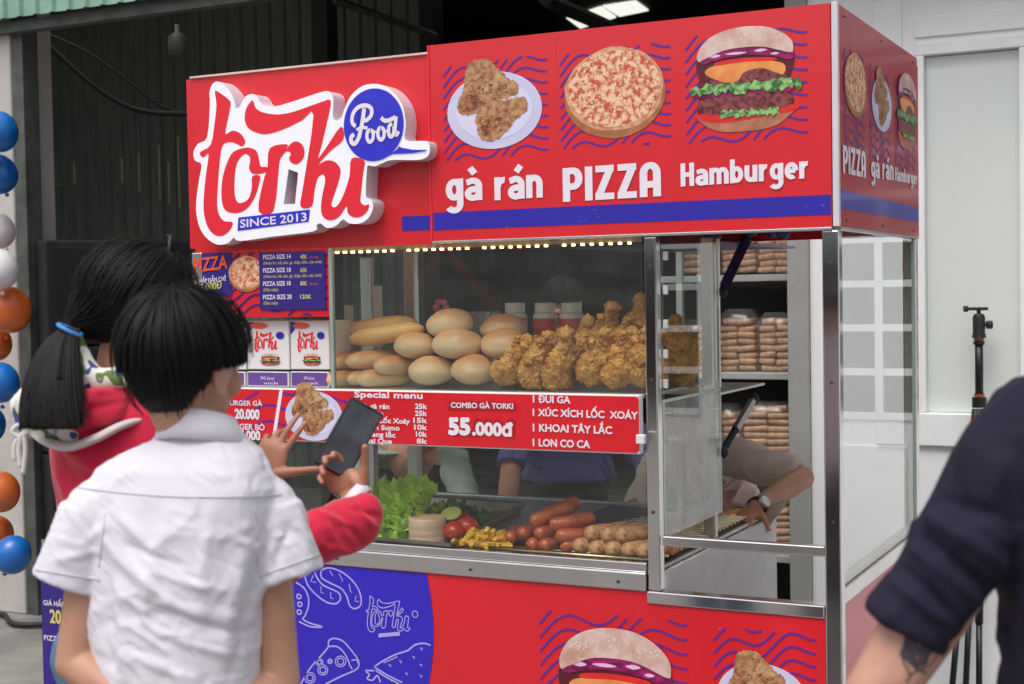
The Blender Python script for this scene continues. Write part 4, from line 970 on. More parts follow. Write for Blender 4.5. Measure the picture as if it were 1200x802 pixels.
# poster of the left end of the cart, low
ban = thing('standing_banner', (CL - .25, .3, GZ), 'narrow indigo price banner standing beside the cart behind the children', 'banner')
PX = Plane('y', .25); xb0 = PX.to2(48, 700)[0]
MB().box((xb0, .251, .02), (xb0 + .22, .262, .66)).build('banner_sheet', m_navyp, ban)
tx(ban, PX, 'GIÁ HẤP DẪN', 51, 92, 709, 703, m_wp, .0015, .03); tx(ban, PX, '20.000', 59, 95, 730, 714, m_yel, .0015, .04); tx(ban, PX, 'PIZZA', 52, 72, 750, 744, m_wp, .0015, .03)
MB().tube([(xb0 + .0, .27, GZ), (xb0 + .0, .27, .68)], .008, 6).build('banner_pole', m_steel2, ban)
# ------------------------------------------------------------ food in the cases
SZ = 1.262
m_breadt = mat('bread_crust', (232, 186, 142), 0.42, rgb2=(214, 150, 96), vs=4.5, bump=0.25, bs=90, sss=0.05, lohi=(.3, .7), coat=0.08)
m_breadp = mat('pale_bread', (236, 200, 160), 0.45, rgb2=(222, 164, 112), vs=5, bump=0.25, bs=90, sss=0.05, lohi=(.3, .7))
m_bagu = mat('baguette_crust', (234, 188, 120), 0.45, rgb2=(216, 152, 86), vs=9, bump=0.3, bs=80, lohi=(.3, .7))
# bread tops bake darker: crust colour follows height on the loaf itself
def baked(m, top, side_):
    nt = m.node_tree; n = nt.nodes; l = nt.links; b = n['Principled BSDF']
    tc = n.new('ShaderNodeTexCoord'); sx = n.new('ShaderNodeSeparateXYZ'); l.new(tc.outputs['Generated'], sx.inputs[0])
    nz = n.new('ShaderNodeTexNoise'); nz.inputs['Scale'].default_value = 3.0; ad = n.new('ShaderNodeMath'); ad.operation = 'MULTIPLY_ADD'; ad.inputs[1].default_value = .35
    l.new(nz.outputs[0], ad.inputs[0]); l.new(sx.outputs[2], ad.inputs[2])
    cr = n.new('ShaderNodeValToRGB'); e = cr.color_ramp.elements; e[0].position = .55; e[1].position = 1.08; e[0].color = lin(side_); e[1].color = lin(top)
    l.new(ad.outputs[0], cr.inputs[0]); l.new(cr.outputs[0], b.inputs['Base Color'])
baked(m_breadt, (208, 142, 90), (236, 200, 158)); baked(m_breadp, (216, 162, 114), (236, 206, 168))
def bunmesh(seed, rx, ry, rz):
    rs = random.Random(seed); a, b_ = rs.uniform(0, 6), rs.uniform(0, 6)
    def disp(v):
        d = 1 + .045 * math.sin(2.6 * v.x + a) * math.cos(2 * v.y + b_) + .05 * noise.noise(v * 1.6 + Vector((seed, 0, 0))) + .018 * noise.noise(v * 5 + Vector((seed, 3, 0)))
        if v.z < -.25: d *= 1 + (v.z + .25) * .22
        return d
    m = MB(); m.ell((0, 0, 0), (rx, ry, rz), disp=disp, nu=32, nv=20); return m.mesh('bun', smooth=True)
def rollmesh(seed, L, r, flatz=.85):
    m = MB(); rs = random.Random(seed); pts = []; rr = []; bend = rs.uniform(-.006, .006)
    for i in range(15):
        f = i / 14; x = (f - .5) * L; pts.append((x, bend * math.sin(f * 3.14), 0)); rr.append(r * max(.06, (1 - abs(2 * f - 1) ** 3.2)) ** .5 * (1 + .03 * math.sin(f * 9 + seed)))
    m.tube(pts, rr, 20); me = m.mesh('roll', smooth=True)
    for v in me.vertices: v.co.z *= flatz
    return me
buns = [bunmesh(i, .070, .066, .0465) for i in range(8)]
def put(name, me, m, loc, rot=(0, 0, 0), label=None, cat=None, group=None, scale=1.0):
    o = link(name, me, m, None, label, None, cat, group); o.location = loc; o.rotation_euler = rot
    if scale != 1.0: o.scale = (scale,) * 3 if not isinstance(scale, tuple) else scale
    return o
GB = 'bread buns and rolls heaped on the upper shelf'
for i, (px, py, Y, s, lb) in enumerate([(506, 436, .09, 1.0, 'pale round bun in the bottom row, left of the two in front'), (556, 435, .09, 1.04, 'pale round bun in the bottom row touching the fried chicken'),
        (487, 406, .12, .95, 'round bun at the left of the middle row, beside the long roll'), (537, 405, .11, 1.08, 'round bun in the centre of the middle row'),
        (592, 405, .13, 1.06, 'round bun at the right of the middle row, above the chicken'), (590, 386, .22, 1.0, 'golden bun half hidden behind the right bun of the middle row'),
        (527, 381, .16, 1.05, 'single round bun crowning the whole heap')]):
    p = ony(px, py, Y); put('bread_bun', buns[i], m_breadt if i in (4, 5, 1) else m_breadp, p, (.05 * (i % 3 - 1), .06 * ((i * 2) % 3 - 1), i * 1.3), lb, 'bun', GB, s * 1.0)
for i, (px, py, Y, L, r, rot, lb) in enumerate([
        (452, 392, .12, .25, .034, (0, -.13, .10), 'long golden roll lying slantwise on top at the left'), (440, 384, .19, .27, .034, (0, -.12, .16), 'long yellow roll behind the slanted one at the left'),
        (409, 423, .13, .16, .034, (0, 0, 1.35), 'roll end in the middle layer at the far left'), (438, 421, .13, .18, .035, (0, -.05, .95), 'rosy roll in the middle layer next to the far left one'),
        (463, 428, .11, .15, .034, (0, 0, 1.2), 'short roll in the middle layer leaning on the pale bun'), (405, 444, .10, .15, .031, (0, 0, 1.4), 'roll end in the bottom layer at the far left'),
        (426, 443, .09, .14, .026, (0, 0, 1.5), 'smallest roll end in the bottom layer'), (450, 443, .10, .18, .034, (0, 0, 1.0), 'pale roll in the bottom layer next to the round bun'),
        (394, 402, .2, .14, .040, (0, .6, 1.2), 'pale roll standing at the left glass edge')]):
    p = ony(px, py, Y); put('bread_roll', rollmesh(i, L, r), m_bagu if i < 2 else m_breadt, p, rot, lb, 'bread roll', GB)

# fried chicken
m_chk = mat('fried_chicken_crust', (236, 172, 80), 0.55, rgb2=(176, 104, 38), vs=34, detail=9, bump=1.0, bs=240, bdist=.004, lohi=(.36, .62), coat=.15)
def chickmesh(seed, L=.135, r=.036):
    rs = random.Random(seed); mb = MB()
    mb.ell((0, 0, -L * .22), (r, r * .9, r * 1.15)); mb.ell((.008, .004, -L * .02), (r * .8, r * .75, r * 1.2)); mb.cap((0, 0, 0), r * .62, (.004, 0, L * .36), r * .36)
    mb.ell((.004, 0, L * .42), (r * .5, r * .46, r * .36)); mb.ell((-.012, .01, -L * .3), (r * .7, r * .8, r * .7))
    for k in range(9):
        t = rs.uniform(0, 6.28); z = rs.uniform(-.4, .42) * L; q = r * (.9 if z < 0 else .5); mb.ell((q * math.cos(t), q * math.sin(t), z), (rs.uniform(.006, .013),) * 3, nu=8, nv=6)
    def fn(P, N):
        o = np.empty_like(P)
        for i in range(len(P)):
            q = Vector(P[i]) + Vector((seed * 3.1, 0, 0)); d = noise.turbulence(q * 52, 3, True) * .007 + abs(noise.noise(q * 130)) * .007 + noise.noise(q * 260) * .003 - .004
            o[i] = P[i] + N[i] * d
        return o
    me = fuse(mb, .0023, 2, .5, fn); return me
cms = [chickmesh(i) for i in range(4)]
GC = 'fried chicken drumsticks standing on the upper shelf'
for i, (bx_, by_, tx_, ty_, Y, lb) in enumerate([
        (588, 447, 619, 396, .07, 'leftmost fried drumstick, leaning right beside the bun'), (617, 447, 646, 396, .075, 'second fried drumstick from the buns in the front row'),
        (650, 448, 664, 394, .07, 'upright craggy drumstick in the front row before the middle bottle'), (688, 449, 711, 386, .075, 'tall drumstick in the front row under the top piece'),
        (720, 449, 742, 390, .07, 'drumstick in the front row leaning right, second from the steel post'), (750, 450, 762, 386, .075, 'drumstick in the front row pressed against the steel post'),
        (672, 425, 688, 378, .17, 'dark drumstick in the second row behind the upright one'), (700, 412, 716, 362, .18, 'topmost knobbly drumstick of the whole heap'),
        (727, 420, 742, 376, .19, 'drumstick in the second row right of the topmost one'), (752, 410, 752, 352, .24, 'drumstick in the back row peeking over beside the post'),
        (640, 432, 655, 395, .18, 'small drumstick low in the second row behind the front gap'), (612, 440, 630, 408, .16, 'drumstick mostly hidden behind the two leftmost ones'),
        (783, 449, 800, 385, .12, 'drumstick just right of the post seen through the side glass'), (800, 440, 792, 368, .30, 'golden drumstick tallest behind the side glass'),
        (816, 446, 822, 392, .36, 'drumstick at the far end behind the side glass')]):
    p0 = ony(bx_, by_, Y); p1 = ony(tx_, ty_, Y); d = p1 - p0; L = d.length
    if i in (9, 12, 13, 14): p0.x = min(p0.x, -.545); p1.x = min(p1.x, -.535); d = p1 - p0
    q = d.to_track_quat('Z', 'Y'); o = put('fried_drumstick', cms[i % 4], m_chk, (p0 + p1) / 2, (0, 0, 0), lb, 'fried chicken', GC)
    e = (q.to_matrix() @ Matrix.Rotation(i * 1.7, 3, 'Z')).to_euler(); o.rotation_euler = e; o.scale = ((1.10 + .12 * ((i * 7) % 5) / 4) * (1.0 if L < .13 else 1.06),) * 3

# sauce bottles, tub, spatulas, flower
m_cap = mat('bottle_cap', (226, 224, 220), 0.4, var=.04); m_bot = mat('bottle_plastic', (224, 216, 212), 0.35, var=.05); m_sl = mat('sauce_label', (206, 44, 36), .4, var=.1, vs=20)
for i, (px, lb) in enumerate([(605, 'white capped sauce bottle nearest the buns'), (640, 'white capped red labelled bottle in the middle of the three'), (671, 'white capped sauce bottle nearest the chicken heap')]):
    p = ony(px, 450, .33); p.z = SZ; ztop = ony(px, 355, .33).z; h = ztop - SZ; r = .036
    t = thing('sauce_bottle', p, lb, 'bottle', 'sauce bottles standing on the upper shelf')
    MB().lathe([(0, 0), (r, .002), (r, h * .84), (r * .9, h * .87), (r * .7, h * .88), (0, h * .88)], p, 28).build('bottle_body', m_bot, t, True)
    autosmooth(MB().lathe([(0, h * .881), (r * .84, h * .882), (r * .84, h * .995), (r * .8, h), (0, h)], p, 28).build('cap', m_cap, t), 40)
    MB().lathe([(r + .0008, h * .1), (r + .0008, h * .80), (r, h * .81), (r, h * .09)], p, 28).build('label', m_sl, t, True)
p = ony(563, 400, .38); p.z = SZ; zt1 = ony(563, 361, .38).z
tag(MB().box((p.x - .06, .34, SZ), (p.x + .055, .42, zt1 - .01), .008).build('plastic_tub', glassmat('clear_tub', haze=.28, hcol=(.75, .72, .68))), 'translucent plastic tub on the shelf behind the buns', 'tub')
for px, y0, y1, lb in ((408, 388, 358, 'short white plastic spatula upright at the left of the shelf'), (442, 385, 335, 'tall white notched spatula upright behind the long rolls')):
    a = ony(px + 3, y0 + 30, .3); c = ony(px, y1, .3); t = thing('spatula', (a.x, .3, SZ), lb, 'spatula')
    MB().box((c.x - .016, .3, a.z + .02), (c.x + .016, .305, c.z), .002).build('blade', m_whiteplas, t); MB().box((c.x - .006, .299, SZ), (c.x + .006, .306, a.z + .019), .001).build('handle', m_whiteplas, t)
p = ony(517, 356, .3); t = thing('pink_flower', (p.x, .3, SZ), 'small pink artificial flower peeking over the buns', 'flower')
p.z -= .012
for k_ in range(6):
    a = k_ * 1.047; MB().ell(p + Vector((math.cos(a) * .018, 0, math.sin(a) * .018)), (.013, .006, .011), nu=10, nv=6).build('petal', mat('pink_petal', (214, 92, 120), .5), t, True)
MB().tube([p, (p.x, p.y + .01, SZ)], .003, 6).build('stem', mat('plastic_stem', (70, 120, 70), .5), t)

# paper burger boxes on the left of the shelf
m_card = mat('white_card', (226, 222, 224), .5, var=.03); m_pbox = mat('purple_card', (104, 70, 146), .45, var=.08)
for i, (xa, xb_, lb, lb2) in enumerate([(240, 287, 'white paper burger box at the left end, mostly hidden by the boy', 'purple paper box under the left end burger box'), (290, 338, 'white paper burger box in the middle, just right of the boy', 'purple paper box under the middle burger box'), (341, 385, 'white paper burger box nearest the bread, with red script', 'purple paper box under the burger box nearest the bread')]):
    yb_ = .035; a = ony(xa, 433, yb_); c = ony(xb_, 376, yb_); t = thing('burger_box', (a.x, yb_, a.z), lb, 'paper box', 'paper burger boxes stacked on the shelf')
    f_ = MB().box((a.x, yb_, a.z), (c.x, yb_ + .12, c.z), .003).build('carton', m_card, t)
    PQ = Plane('y', yb_ - .0006); W_ = c.x - a.x; H_ = c.z - a.z
    def q2(u, v): return (a.x + W_ * u, a.z + H_ * v)
    fl(t, PQ, [q2(.0 + .02, 1 - .02), q2(.02, .72), q2(.12, .82), q2(.2, .97)], m_blue, .0008, 'corner_print')
    fl(t, PQ, [q2(.30 + .22 * math.cos(s), .90 + .065 * math.sin(s)) for s in [j_ * .5236 for j_ in range(12)]], m_orp, .0012, 'oval_print')
    for K in (K_T, K_O, K_R, K_K):
        L = [q2(.18 + (p_.x - 60) / 810 * .56, .80 - (p_.y - 68) / 680 * .44) for p_ in smoothloop([Vector(q_) for q_ in K], 2)]; fl(t, PQ, L, m_redl, .0010, 'letter')
    fl(t, PQ, [q2(.80 + .10 * math.cos(s), .70 + .075 * math.sin(s)) for s in [j_ * .5236 for j_ in range(12)]], m_blue, .0014, 'blue_dot_print')
    burger_pic(t, PQ, *q2(.56, .19), s=H_ * .105, sx=W_ / H_ * 2.3, off=.0010)
    b0 = ony(xa, 455, yb_); b1 = ony(xb_, 436, yb_)
    pb_ = thing('burger_box_low', (b0.x, yb_, b0.z), lb2, 'paper box', 'purple paper boxes under the burger boxes'); pb_.name = 'purple_box' if i == 0 else 'purple_box.%03d' % i
    MB().box((b0.x, yb_, SZ), (b1.x, yb_ + .12, b1.z), .002).build('carton', m_card, pb_)
    fl(pb_, PQ, [(b0.x + .004, SZ + .004), (b1.x - .004, SZ + .004), (b1.x - .004, b1.z - .003), (b0.x + .004, b1.z - .003)], m_pbox, .0008, 'purple_print')
    mb = MB(); mid = (b0.x + b1.x) / 2; text(mb, PQ, 'Xúc', xa + 15, xb_ - 16, 444.8, 441.2, .0016, .0); text(mb, PQ, 'xích', xa + 19, xb_ - 12, 450.5, 447.6, .0016, .0); mb.build('lettering', m_wp, pb_, fix=False)
MB().box((CL + .05, .03, SZ + .0005), (-1.52, .16, SZ + .001))

# ---- lower tray
TZ = .797
m_lett = mat('lettuce_leaf', (196, 226, 92), 0.5, rgb2=(128, 176, 54), vs=14, bump=.4, bs=60, lohi=(.35, .65), sss=.1)
m_herb = mat('herb_leaf', (72, 120, 40), 0.5, rgb2=(34, 72, 22), vs=30)
def leafmesh(seed, rad, ruf=.35, lobes=9):
    rs = random.Random(seed); mb = MB(); vs = [Vector((0, 0, 0))]; fs = []; nr, na = 8, 96; ph = rs.uniform(0, 6); cup = rs.uniform(.3, .7)
    for j in range(1, nr + 1):
        r = j / nr
        for i in range(na):
            a = 2 * math.pi * i / na; e = r ** 2.4
            rr = rad * r * (1 + .10 * math.sin(3 * a + ph) + .02 * e * math.sin(13 * a))
            z = rad * (cup * r * r - .2 * r + ruf * e * .5 * math.sin(lobes * a + ph + 1.2 * math.sin(2 * a)) + .10 * e * math.sin(17 * a + ph) + .05 * e * math.sin(31 * a))
            vs.append(Vector((rr * math.cos(a), rr * math.sin(a), z)))
    for i in range(na): fs.append((0, 1 + i, 1 + (i + 1) % na))
    for j in range(nr - 1):
        for i in range(na):
            b0 = 1 + j * na; b1 = b0 + na; k2 = (i + 1) % na; fs.append((b0 + i, b1 + i, b1 + k2, b0 + k2))
    n = len(vs); up_ = [v + Vector((0, 0, .0012)) for v in vs]
    mb.add(vs, [f[::-1] for f in fs]); mb.add(up_, fs); return mb.mesh('leaf', smooth=True, fix=False)
lms = [leafmesh(i, .062) for i in range(4)]
let = thing('lettuce', ony(465, 630, .15), 'heap of curly bright green lettuce leaves behind the glass by the phone', 'lettuce')
L0 = wloc(let); rs = random.Random(5)
for i, (px, py, Y) in enumerate([(455, 620, .10), (478, 622, .12), (440, 626, .08), (462, 600, .13), (485, 596, .15), (448, 604, .14), (500, 598, .18), (470, 584, .17), (488, 580, .19), (455, 588, .18), (476, 608, .10), (500, 612, .2), (438, 610, .2), (462, 630, .05), (484, 634, .06), (446, 634, .05), (510, 606, .22)]):
    o = bpy.data.objects.new('leaf', lms[i % 4]); col.objects.link(o); o.parent = let
    if not o.data.materials: o.data.materials.append(m_lett)
    Y = max(Y, .085); p = ony(px, py, Y); p.z = max(p.z, TZ + .03); o.location = p - L0; o.rotation_euler = (rs.uniform(.3, 1.5), rs.uniform(-.5, .5), rs.uniform(-.9, .9)); s_ = rs.uniform(.75, 1.05); o.scale = (s_,) * 3
hb = thing('herbs', ony(535, 600, .3), 'bunch of dark green herb sprigs behind the tomatoes', 'herbs'); H0 = wloc(hb)
hm_ = leafmesh(20, .022, .3, 5); hm_.materials.append(m_herb)
for i in range(46):
    o = bpy.data.objects.new('leaf', hm_); col.objects.link(o); o.parent = hb
    f = rs.random(); p = ony(508 + 58 * f + rs.uniform(-3, 3), 612 - rs.uniform(0, 24) * (1 - abs(f - .45)), .26 + rs.uniform(-.05, .06)); o.location = p - H0; o.rotation_euler = [rs.uniform(-1.2, 1.2) for _ in range(3)]; s_ = rs.uniform(.6, 1.1); o.scale = (s_,) * 3
# oval serving tray under the garnish
fp = [onz(x, y, TZ) for x, y in ((372, 634), (527, 648), (612, 600), (470, 590))]
tg = thing('garnish_tray', fp[0], 'shallow dark steel tray holding lettuce, ham and tomatoes', 'tray')
m_tray = mat('tray_steel', (150, 142, 134), .3, metal=.9, var=.2)
c4 = sum(fp, Vector()) / 4; vs = []
for z_, k_ in ((TZ + .001, .96), (TZ + .028, 1.0), (TZ + .031, 1.04), (TZ + .022, 1.04), (TZ - .0, .97)):
    for q_ in fp: vs.append((c4.x + (q_.x - c4.x) * k_, c4.y + (q_.y - c4.y) * k_, z_))
fs = [(0, 1, 2, 3)] + [(j_ * 4 + i_, j_ * 4 + (i_ + 1) % 4, j_ * 4 + 4 + (i_ + 1) % 4, j_ * 4 + 4 + i_) for j_ in range(4) for i_ in range(4)]
MB().add(vs, fs).build('tray_pan', m_tray, tg)
# ham loaf and tomato
p = ony(501, 632, .10); zh = ony(501, 608, .13).z
hl = thing('ham_loaf', p, 'short pink round ham loaf in front of the lettuce', 'ham'); r = .056; hh = zh - TZ + .004
m_ham = mat('ham_side', (216, 178, 158), .5, var=.1, vs=30); m_hamt = mat('ham_top', (226, 182, 152), .45, var=.1, vs=40)
MB().lathe([(0, 0), (r * .98, 0), (r, .004), (r, hh * .3), (r * .985, hh * .33), (r, hh * .36), (r, hh * .55), (r * .988, hh * .58), (r, hh * .61), (r, hh - .004), (r * .97, hh), (0, hh + .0005)], (p.x, p.y, TZ + .006), 40).build('loaf', m_ham, hl, True)
MB().lathe([(0, 0), (r * .955, 0), (r * .955, .0015), (0, .0015)], (p.x, p.y, TZ + .0065 + hh), 40).build('cut_face', m_hamt, hl)
m_tom = mat('tomato_skin', (206, 52, 32), .25, rgb2=(180, 36, 26), vs=9, coat=.4, sss=.1)
for px, py, Y, lb in ((533, 622, .12, 'large cut tomato touching the ham loaf'), (548, 617, .15, 'cut tomato in the middle of the red pair'), (539, 611, .21, 'tomato half tucked behind the other two')):
    p = ony(px, py, Y); put('tomato', bunmesh(7 + px, .034, .034, .028), m_tom, p, (.2, .1, px), lb, 'tomato', 'tomatoes on the garnish tray')
p = ony(529, 603, .17); put('cucumber_slice', MB().lathe([(0, 0), (.03, 0), (.031, .003), (.03, .006), (0, .006)], seg=28).mesh('cucumber_slice', smooth=False), mat('pale_cucumber', (196, 204, 120), .4), p, (.5, .1, 0), 'pale green cucumber slice lying on the tomatoes', 'cucumber')
# fries
m_fry = mat('fried_potato', (238, 190, 62), .45, rgb2=(216, 154, 40), vs=20, bump=.2, bs=100)
fm = [MB().box((-L_ / 2, -.0055, -.005), (L_ / 2, .0062, .006), .0018).mesh('potato_fry') for L_ in (.045, .056, .066)]
rs = random.Random(3)
for i in range(62):
    f = rs.random(); g = rs.random(); px = 536 + 62 * f; base = 650 - 6 * f; p = onz(px, base - g * 18, TZ + .014); p.y = max(p.y, .075); hgt = max(0, 1 - abs(f - .5) * 2) * max(0, 1 - abs(g - .45) * 1.8)
    p.z += .004 + rs.random() * .075 * hgt
    o = put('potato_fry', fm[i % 3], m_fry, p, (rs.uniform(-.6, .6), rs.uniform(-.7, .7) if hgt > .2 else 0.08, rs.uniform(-.6, 2.6)), 'yellow potato fry in the loose heap on the rack', 'fry', 'potato fries heaped beside the sausages')
# grill rack
a = onz(536, 655, TZ + .012); c = (-.505, 0)
gr_ = thing('grill_rack', (a.x, .06, TZ), 'steel wire grill rack under the sausages', 'grill rack'); gx0 = a.x - .01; gx1 = -.508
m_bar = mat('greasy_bar', (224, 204, 168), .25, metal=.9, var=.3, vs=12)
for i in range(26):
    y_ = .062 + i * .037; xs0 = gx0 + .012 * i; MB().tube([(xs0, y_, TZ + .012), (gx1, y_, TZ + .012)], .0045, 8).build('bar', m_bar, gr_, True)
for x_ in (gx0 + .3, gx1 - .1): MB().tube([(x_, .06, TZ + .004), (x_, .99, TZ + .004)], .004, 8).build('cross_bar', m_bar, gr_, True)
m_drip = mat('drip_pan', (70, 58, 46), .35, metal=.6, var=.5, vs=9)
MB().box((gx0, .05, TZ), (gx1, 1.0, TZ + .001)).build('drip_pan', m_drip, gr_)
# sausages
m_saus = mat('sausage_skin', (206, 98, 56), .32, rgb2=(160, 62, 36), vs=16, coat=.35, bump=.3, bs=50, lohi=(.35, .65))
m_sp = mat('spiced_sausage', (222, 168, 116), .45, rgb2=(168, 92, 62), vs=60, bump=.7, bs=120, detail=8, lohi=(.36, .6))
def sausmesh(seed, L, r, ringy=False):
    rs = random.Random(seed); mb = MB(); pts = []; rr = []; bend = rs.uniform(-.008, .008); n = 44 if ringy else 22
    for i in range(n + 1):
        f = i / n; pts.append((bend * math.sin(f * 3.14), (f - .5) * L, 0)); e = min(1, (1 - abs(2 * f - 1)) * L / (2 * r)); q = r * math.sqrt(max(.01, 1 - (1 - e) ** 2))
        if ringy: q *= 1 + .05 * math.sin(f * 84)
        else: q *= 1 + .03 * math.sin(f * 11 + seed) + .012 * math.sin(f * 37 + seed * 2)
        rr.append(q)
    mb.tube(pts, rr, 16); return mb.mesh('sausage', smooth=True)
sm_ = [sausmesh(i, .135, .0215) for i in range(3)]; spm = [sausmesh(i + 9, .155, .0225, True) for i in range(3)]
GS = 'plain sausages piled on the grill rack'; GP = 'spiced scored sausages stacked on the grill rack'
def putend(name, me, m, px, py, Y, L, yaw, tilt, lb, cat, grp):
    p = ony(px, py, Y); d = Vector((math.sin(yaw) * math.cos(tilt), math.cos(yaw) * math.cos(tilt), math.sin(tilt))); c_ = p + d * (L / 2 - .0)
    o = put(name, me, m, c_, (0, 0, 0), lb, cat, grp); o.rotation_euler = d.to_track_quat('Y', 'Z').to_euler(); return o
for i, (px, py, Y, yaw, tilt, lb) in enumerate([(619, 640, .075, .1, 0, 'plain sausage in the bottom row, left of the middle'), (635, 641, .075, .15, 0, 'plain sausage at the middle of the bottom row'), (656, 641, .09, .75, 0, 'plain sausage angled right at the right of the bottom row'),
        (596, 632, .10, -.35, 0, 'plain sausage touching the fries'), (610, 627, .10, .1, .05, 'plain sausage second row, leftmost'), (628, 627, .085, .1, .03, 'plain sausage second row, centre'), (650, 629, .09, .95, .03, 'plain sausage second row, angled to the right'),
        (621, 613, .10, .85, .28, 'plain sausage long and tilted up along the top of the pile'), (643, 616, .10, .95, .12, 'plain sausage third row, pointing right'), (632, 607, .17, .75, .30, 'plain sausage at the very back top of the pile')]):
    putend('sausage', sm_[i % 3], m_saus, px, py, Y, .135, yaw, tilt, lb, 'sausage', GS)
for i, (px, py, Y, yaw, lb) in enumerate([(672, 641, .075, .55, 'spiced sausage bottom row, nearest the plain ones'), (691, 644, .07, .5, 'spiced sausage bottom row, second from the plain ones'), (710, 645, .07, .5, 'spiced sausage bottom row with the darkest red end'), (730, 646, .07, .5, 'spiced sausage bottom row, second from the steel post'), (747, 647, .07, .45, 'spiced sausage bottom row, nearest the steel post'),
        (686, 626, .085, .55, 'spiced sausage top row, leftmost of three'), (705, 628, .085, .55, 'spiced sausage top row, in the middle'), (722, 628, .085, .55, 'spiced sausage top row, rightmost of three')]):
    putend('spiced_sausage', spm[i % 3], m_sp, px, py, Y, .155, yaw, 0, lb, 'sausage', GP)
# paper tray and clutter behind
p = onz(520, 596, TZ); put('paper_sheet', MB().box((-.12, -.05, 0), (.14, .05, .004), .002).mesh('paper_sheet'), mat('greaseproof', (196, 190, 178), .6), (p.x + .1, .62, TZ + .02), (0, .03, .2), 'pale greaseproof paper sheet lying behind the herbs', 'paper')
p = onx(865, 604, -.56); tg_ = thing('yellow_tongs', (-.56, .95, .84), 'yellow handled tongs lying by the hand with the watch', 'tongs')
q0 = ony(852, 608, .86); q1 = ony(872, 600, .98)
MB().tube([q0, q0.lerp(q1, .5) + Vector((0, 0, .006)), q1], .014, 8).build('grip', mat('yellow_plastic', (232, 156, 30), .4), tg_, True)
MB().tube([q0 + Vector((0, 0, -.012)), ony(835, 615, .8)], .006, 6).build('tong_arm', m_steel, tg_, True)

ct = MB(); pc_ = [(925, 588), (905, 612), (896, 630), (868, 640), (858, 634), (880, 612), (900, 596)]
fr_ = [ony(x, y, .96 - .0 * i) for i, (x, y) in enumerate(pc_)]; bk_ = [q + Vector((-.015, .03, .004)) for q in fr_]; n_ = len(pc_)
ct.add(fr_ + bk_, [tuple(range(n_)), tuple(range(2 * n_ - 1, n_ - 1, -1))] + [(i, (i + 1) % n_, (i + 1) % n_ + n_, i + n_) for i in range(n_)])
tag(ct.build('cloth', mat('beige_cloth', (188, 172, 146), .9, var=.15, bump=.3, bs=90)), 'beige cloth hanging under the worker\'s forearm', 'cloth')
# ------------------------------------------------------------ bread store rack in the opening
RY = 2.62
rack = thing('bread_rack', (-1.3, RY, GZ), 'white metal storage rack filled with bagged flat breads behind the cart', 'rack')
m_rack = mat('rack_white', (176, 180, 176), .5, var=.12, vs=9)
rx0 = ony(775, 400, RY).x; rx1 = xj + .16
for py in (322, 437, 546, 650):
    z = ony(885, py, RY).z; MB().box((rx0, RY, z - .03), (rx1, RY + .5, z), .003).build('shelf_board', m_rack, rack)
for x_ in (rx0 + .02, ony(797, 350, RY).x, ony(874, 350, RY + .45).x):
    for y_ in ((RY - .012,) if x_ < -1 and x_ != rx0 + .02 else (RY + .47,)): MB().box((x_ - .014, y_, GZ), (x_ + .014, y_ + .03, 2.3)).build('upright', m_rack, rack)
MB().box((rx0 - .3, RY + .56, GZ), (rx1 + .3, RY + .6, 2.6)).build('back_sheet', mat('rack_dark_back', (40, 38, 38), .7), rack)
m_fb = mat('flat_bread', (236, 196, 158), .55, rgb2=(196, 140, 98), vs=16, lohi=(.35, .65)); g_bag = glassmat('clear_bag', tint=(.9, .9, .9), refl=1.0, rough=.22, haze=.10, hcol=(.75, .72, .7))
fbm = []
for i in range(4):
    mb = MB(); mb.box((-.062, -.05, -.0135), (.062, .05, .0135), .010); me = mb.mesh('flat_bread', smooth=True); 
    for v in me.vertices: v.co.z += .003 * math.sin(v.co.x * 40 + i * 2)
    me.materials.append(m_fb); fbm.append(me)
def bag(xa, xb_, yt, yb, Y, lb, seed):
    a = ony(xa, yb, Y); c = ony(xb_, yt, Y); cx = (a.x + c.x) / 2; W_ = c.x - a.x; H_ = c.z - a.z; rs = random.Random(seed)
    t = thing('bread_bag', (cx, Y + .12, a.z), lb, 'bag of bread', 'plastic bags of flat breads on the rack'); o0 = wloc(t)
    n = max(3, int(H_ * 1.0 / .030))
    for r_ in range(n):
        for k in (0, 1):
            for dpt in (0,):
                o = bpy.data.objects.new('flat_bread', fbm[rs.randrange(4)]); col.objects.link(o); o.parent = t
                wx = W_ / 2 * (.96 if r_ < n * .7 else .96 - .25 * (r_ - n * .7) / (n * .3)); o.location = ((k - .5) * wx + rs.uniform(-.004, .004), rs.uniform(-.006, .006) - .05, 0.015 + r_ * .030)
                o.scale = (wx / .124 * .98, 1.2, 1.0); o.rotation_euler = (rs.uniform(-.06, .06), rs.uniform(-.05, .05), rs.uniform(-.08, .08))
    rings = []
    for i in range(12):
        f = i / 11; kx = 1.06 if f < .82 else 1.06 - (f - .82) / .18 * .42; rings.append(((cx, Y + .065, a.z + .002 + f * H_ * 1.05), ((W_ / 2 + .004) * kx, 0, 0), (0, .085 * kx, 0)))
    mb = MB(); mb.loft(rings, 40, 3.5); me = mb.mesh('b', o0, True)
    for v in me.vertices:
        q = v.co; d = noise.noise(Vector((q.x * 14, q.y * 14, q.z * 5)) + Vector((seed, 0, 0))) * .016 + noise.noise(Vector((q.x * 40, q.y * 40, q.z * 9))) * .005; f = Vector((q.x, q.y, 0)); v.co += (f.normalized() if f.length > 0 else f) * abs(d)
    link('plastic_film', me, g_bag, t)
bag(843, 884, 268, 321, RY + .06, 'bag of flat breads on the top shelf, second from the wall jamb', 1); bag(886, 927, 270, 321, RY + .06, 'bag of flat breads on the top shelf, beside the wall jamb', 2); bag(797, 839, 276, 321, RY + .06, 'bag of flat breads on the top shelf, seen through the side pane', 3)
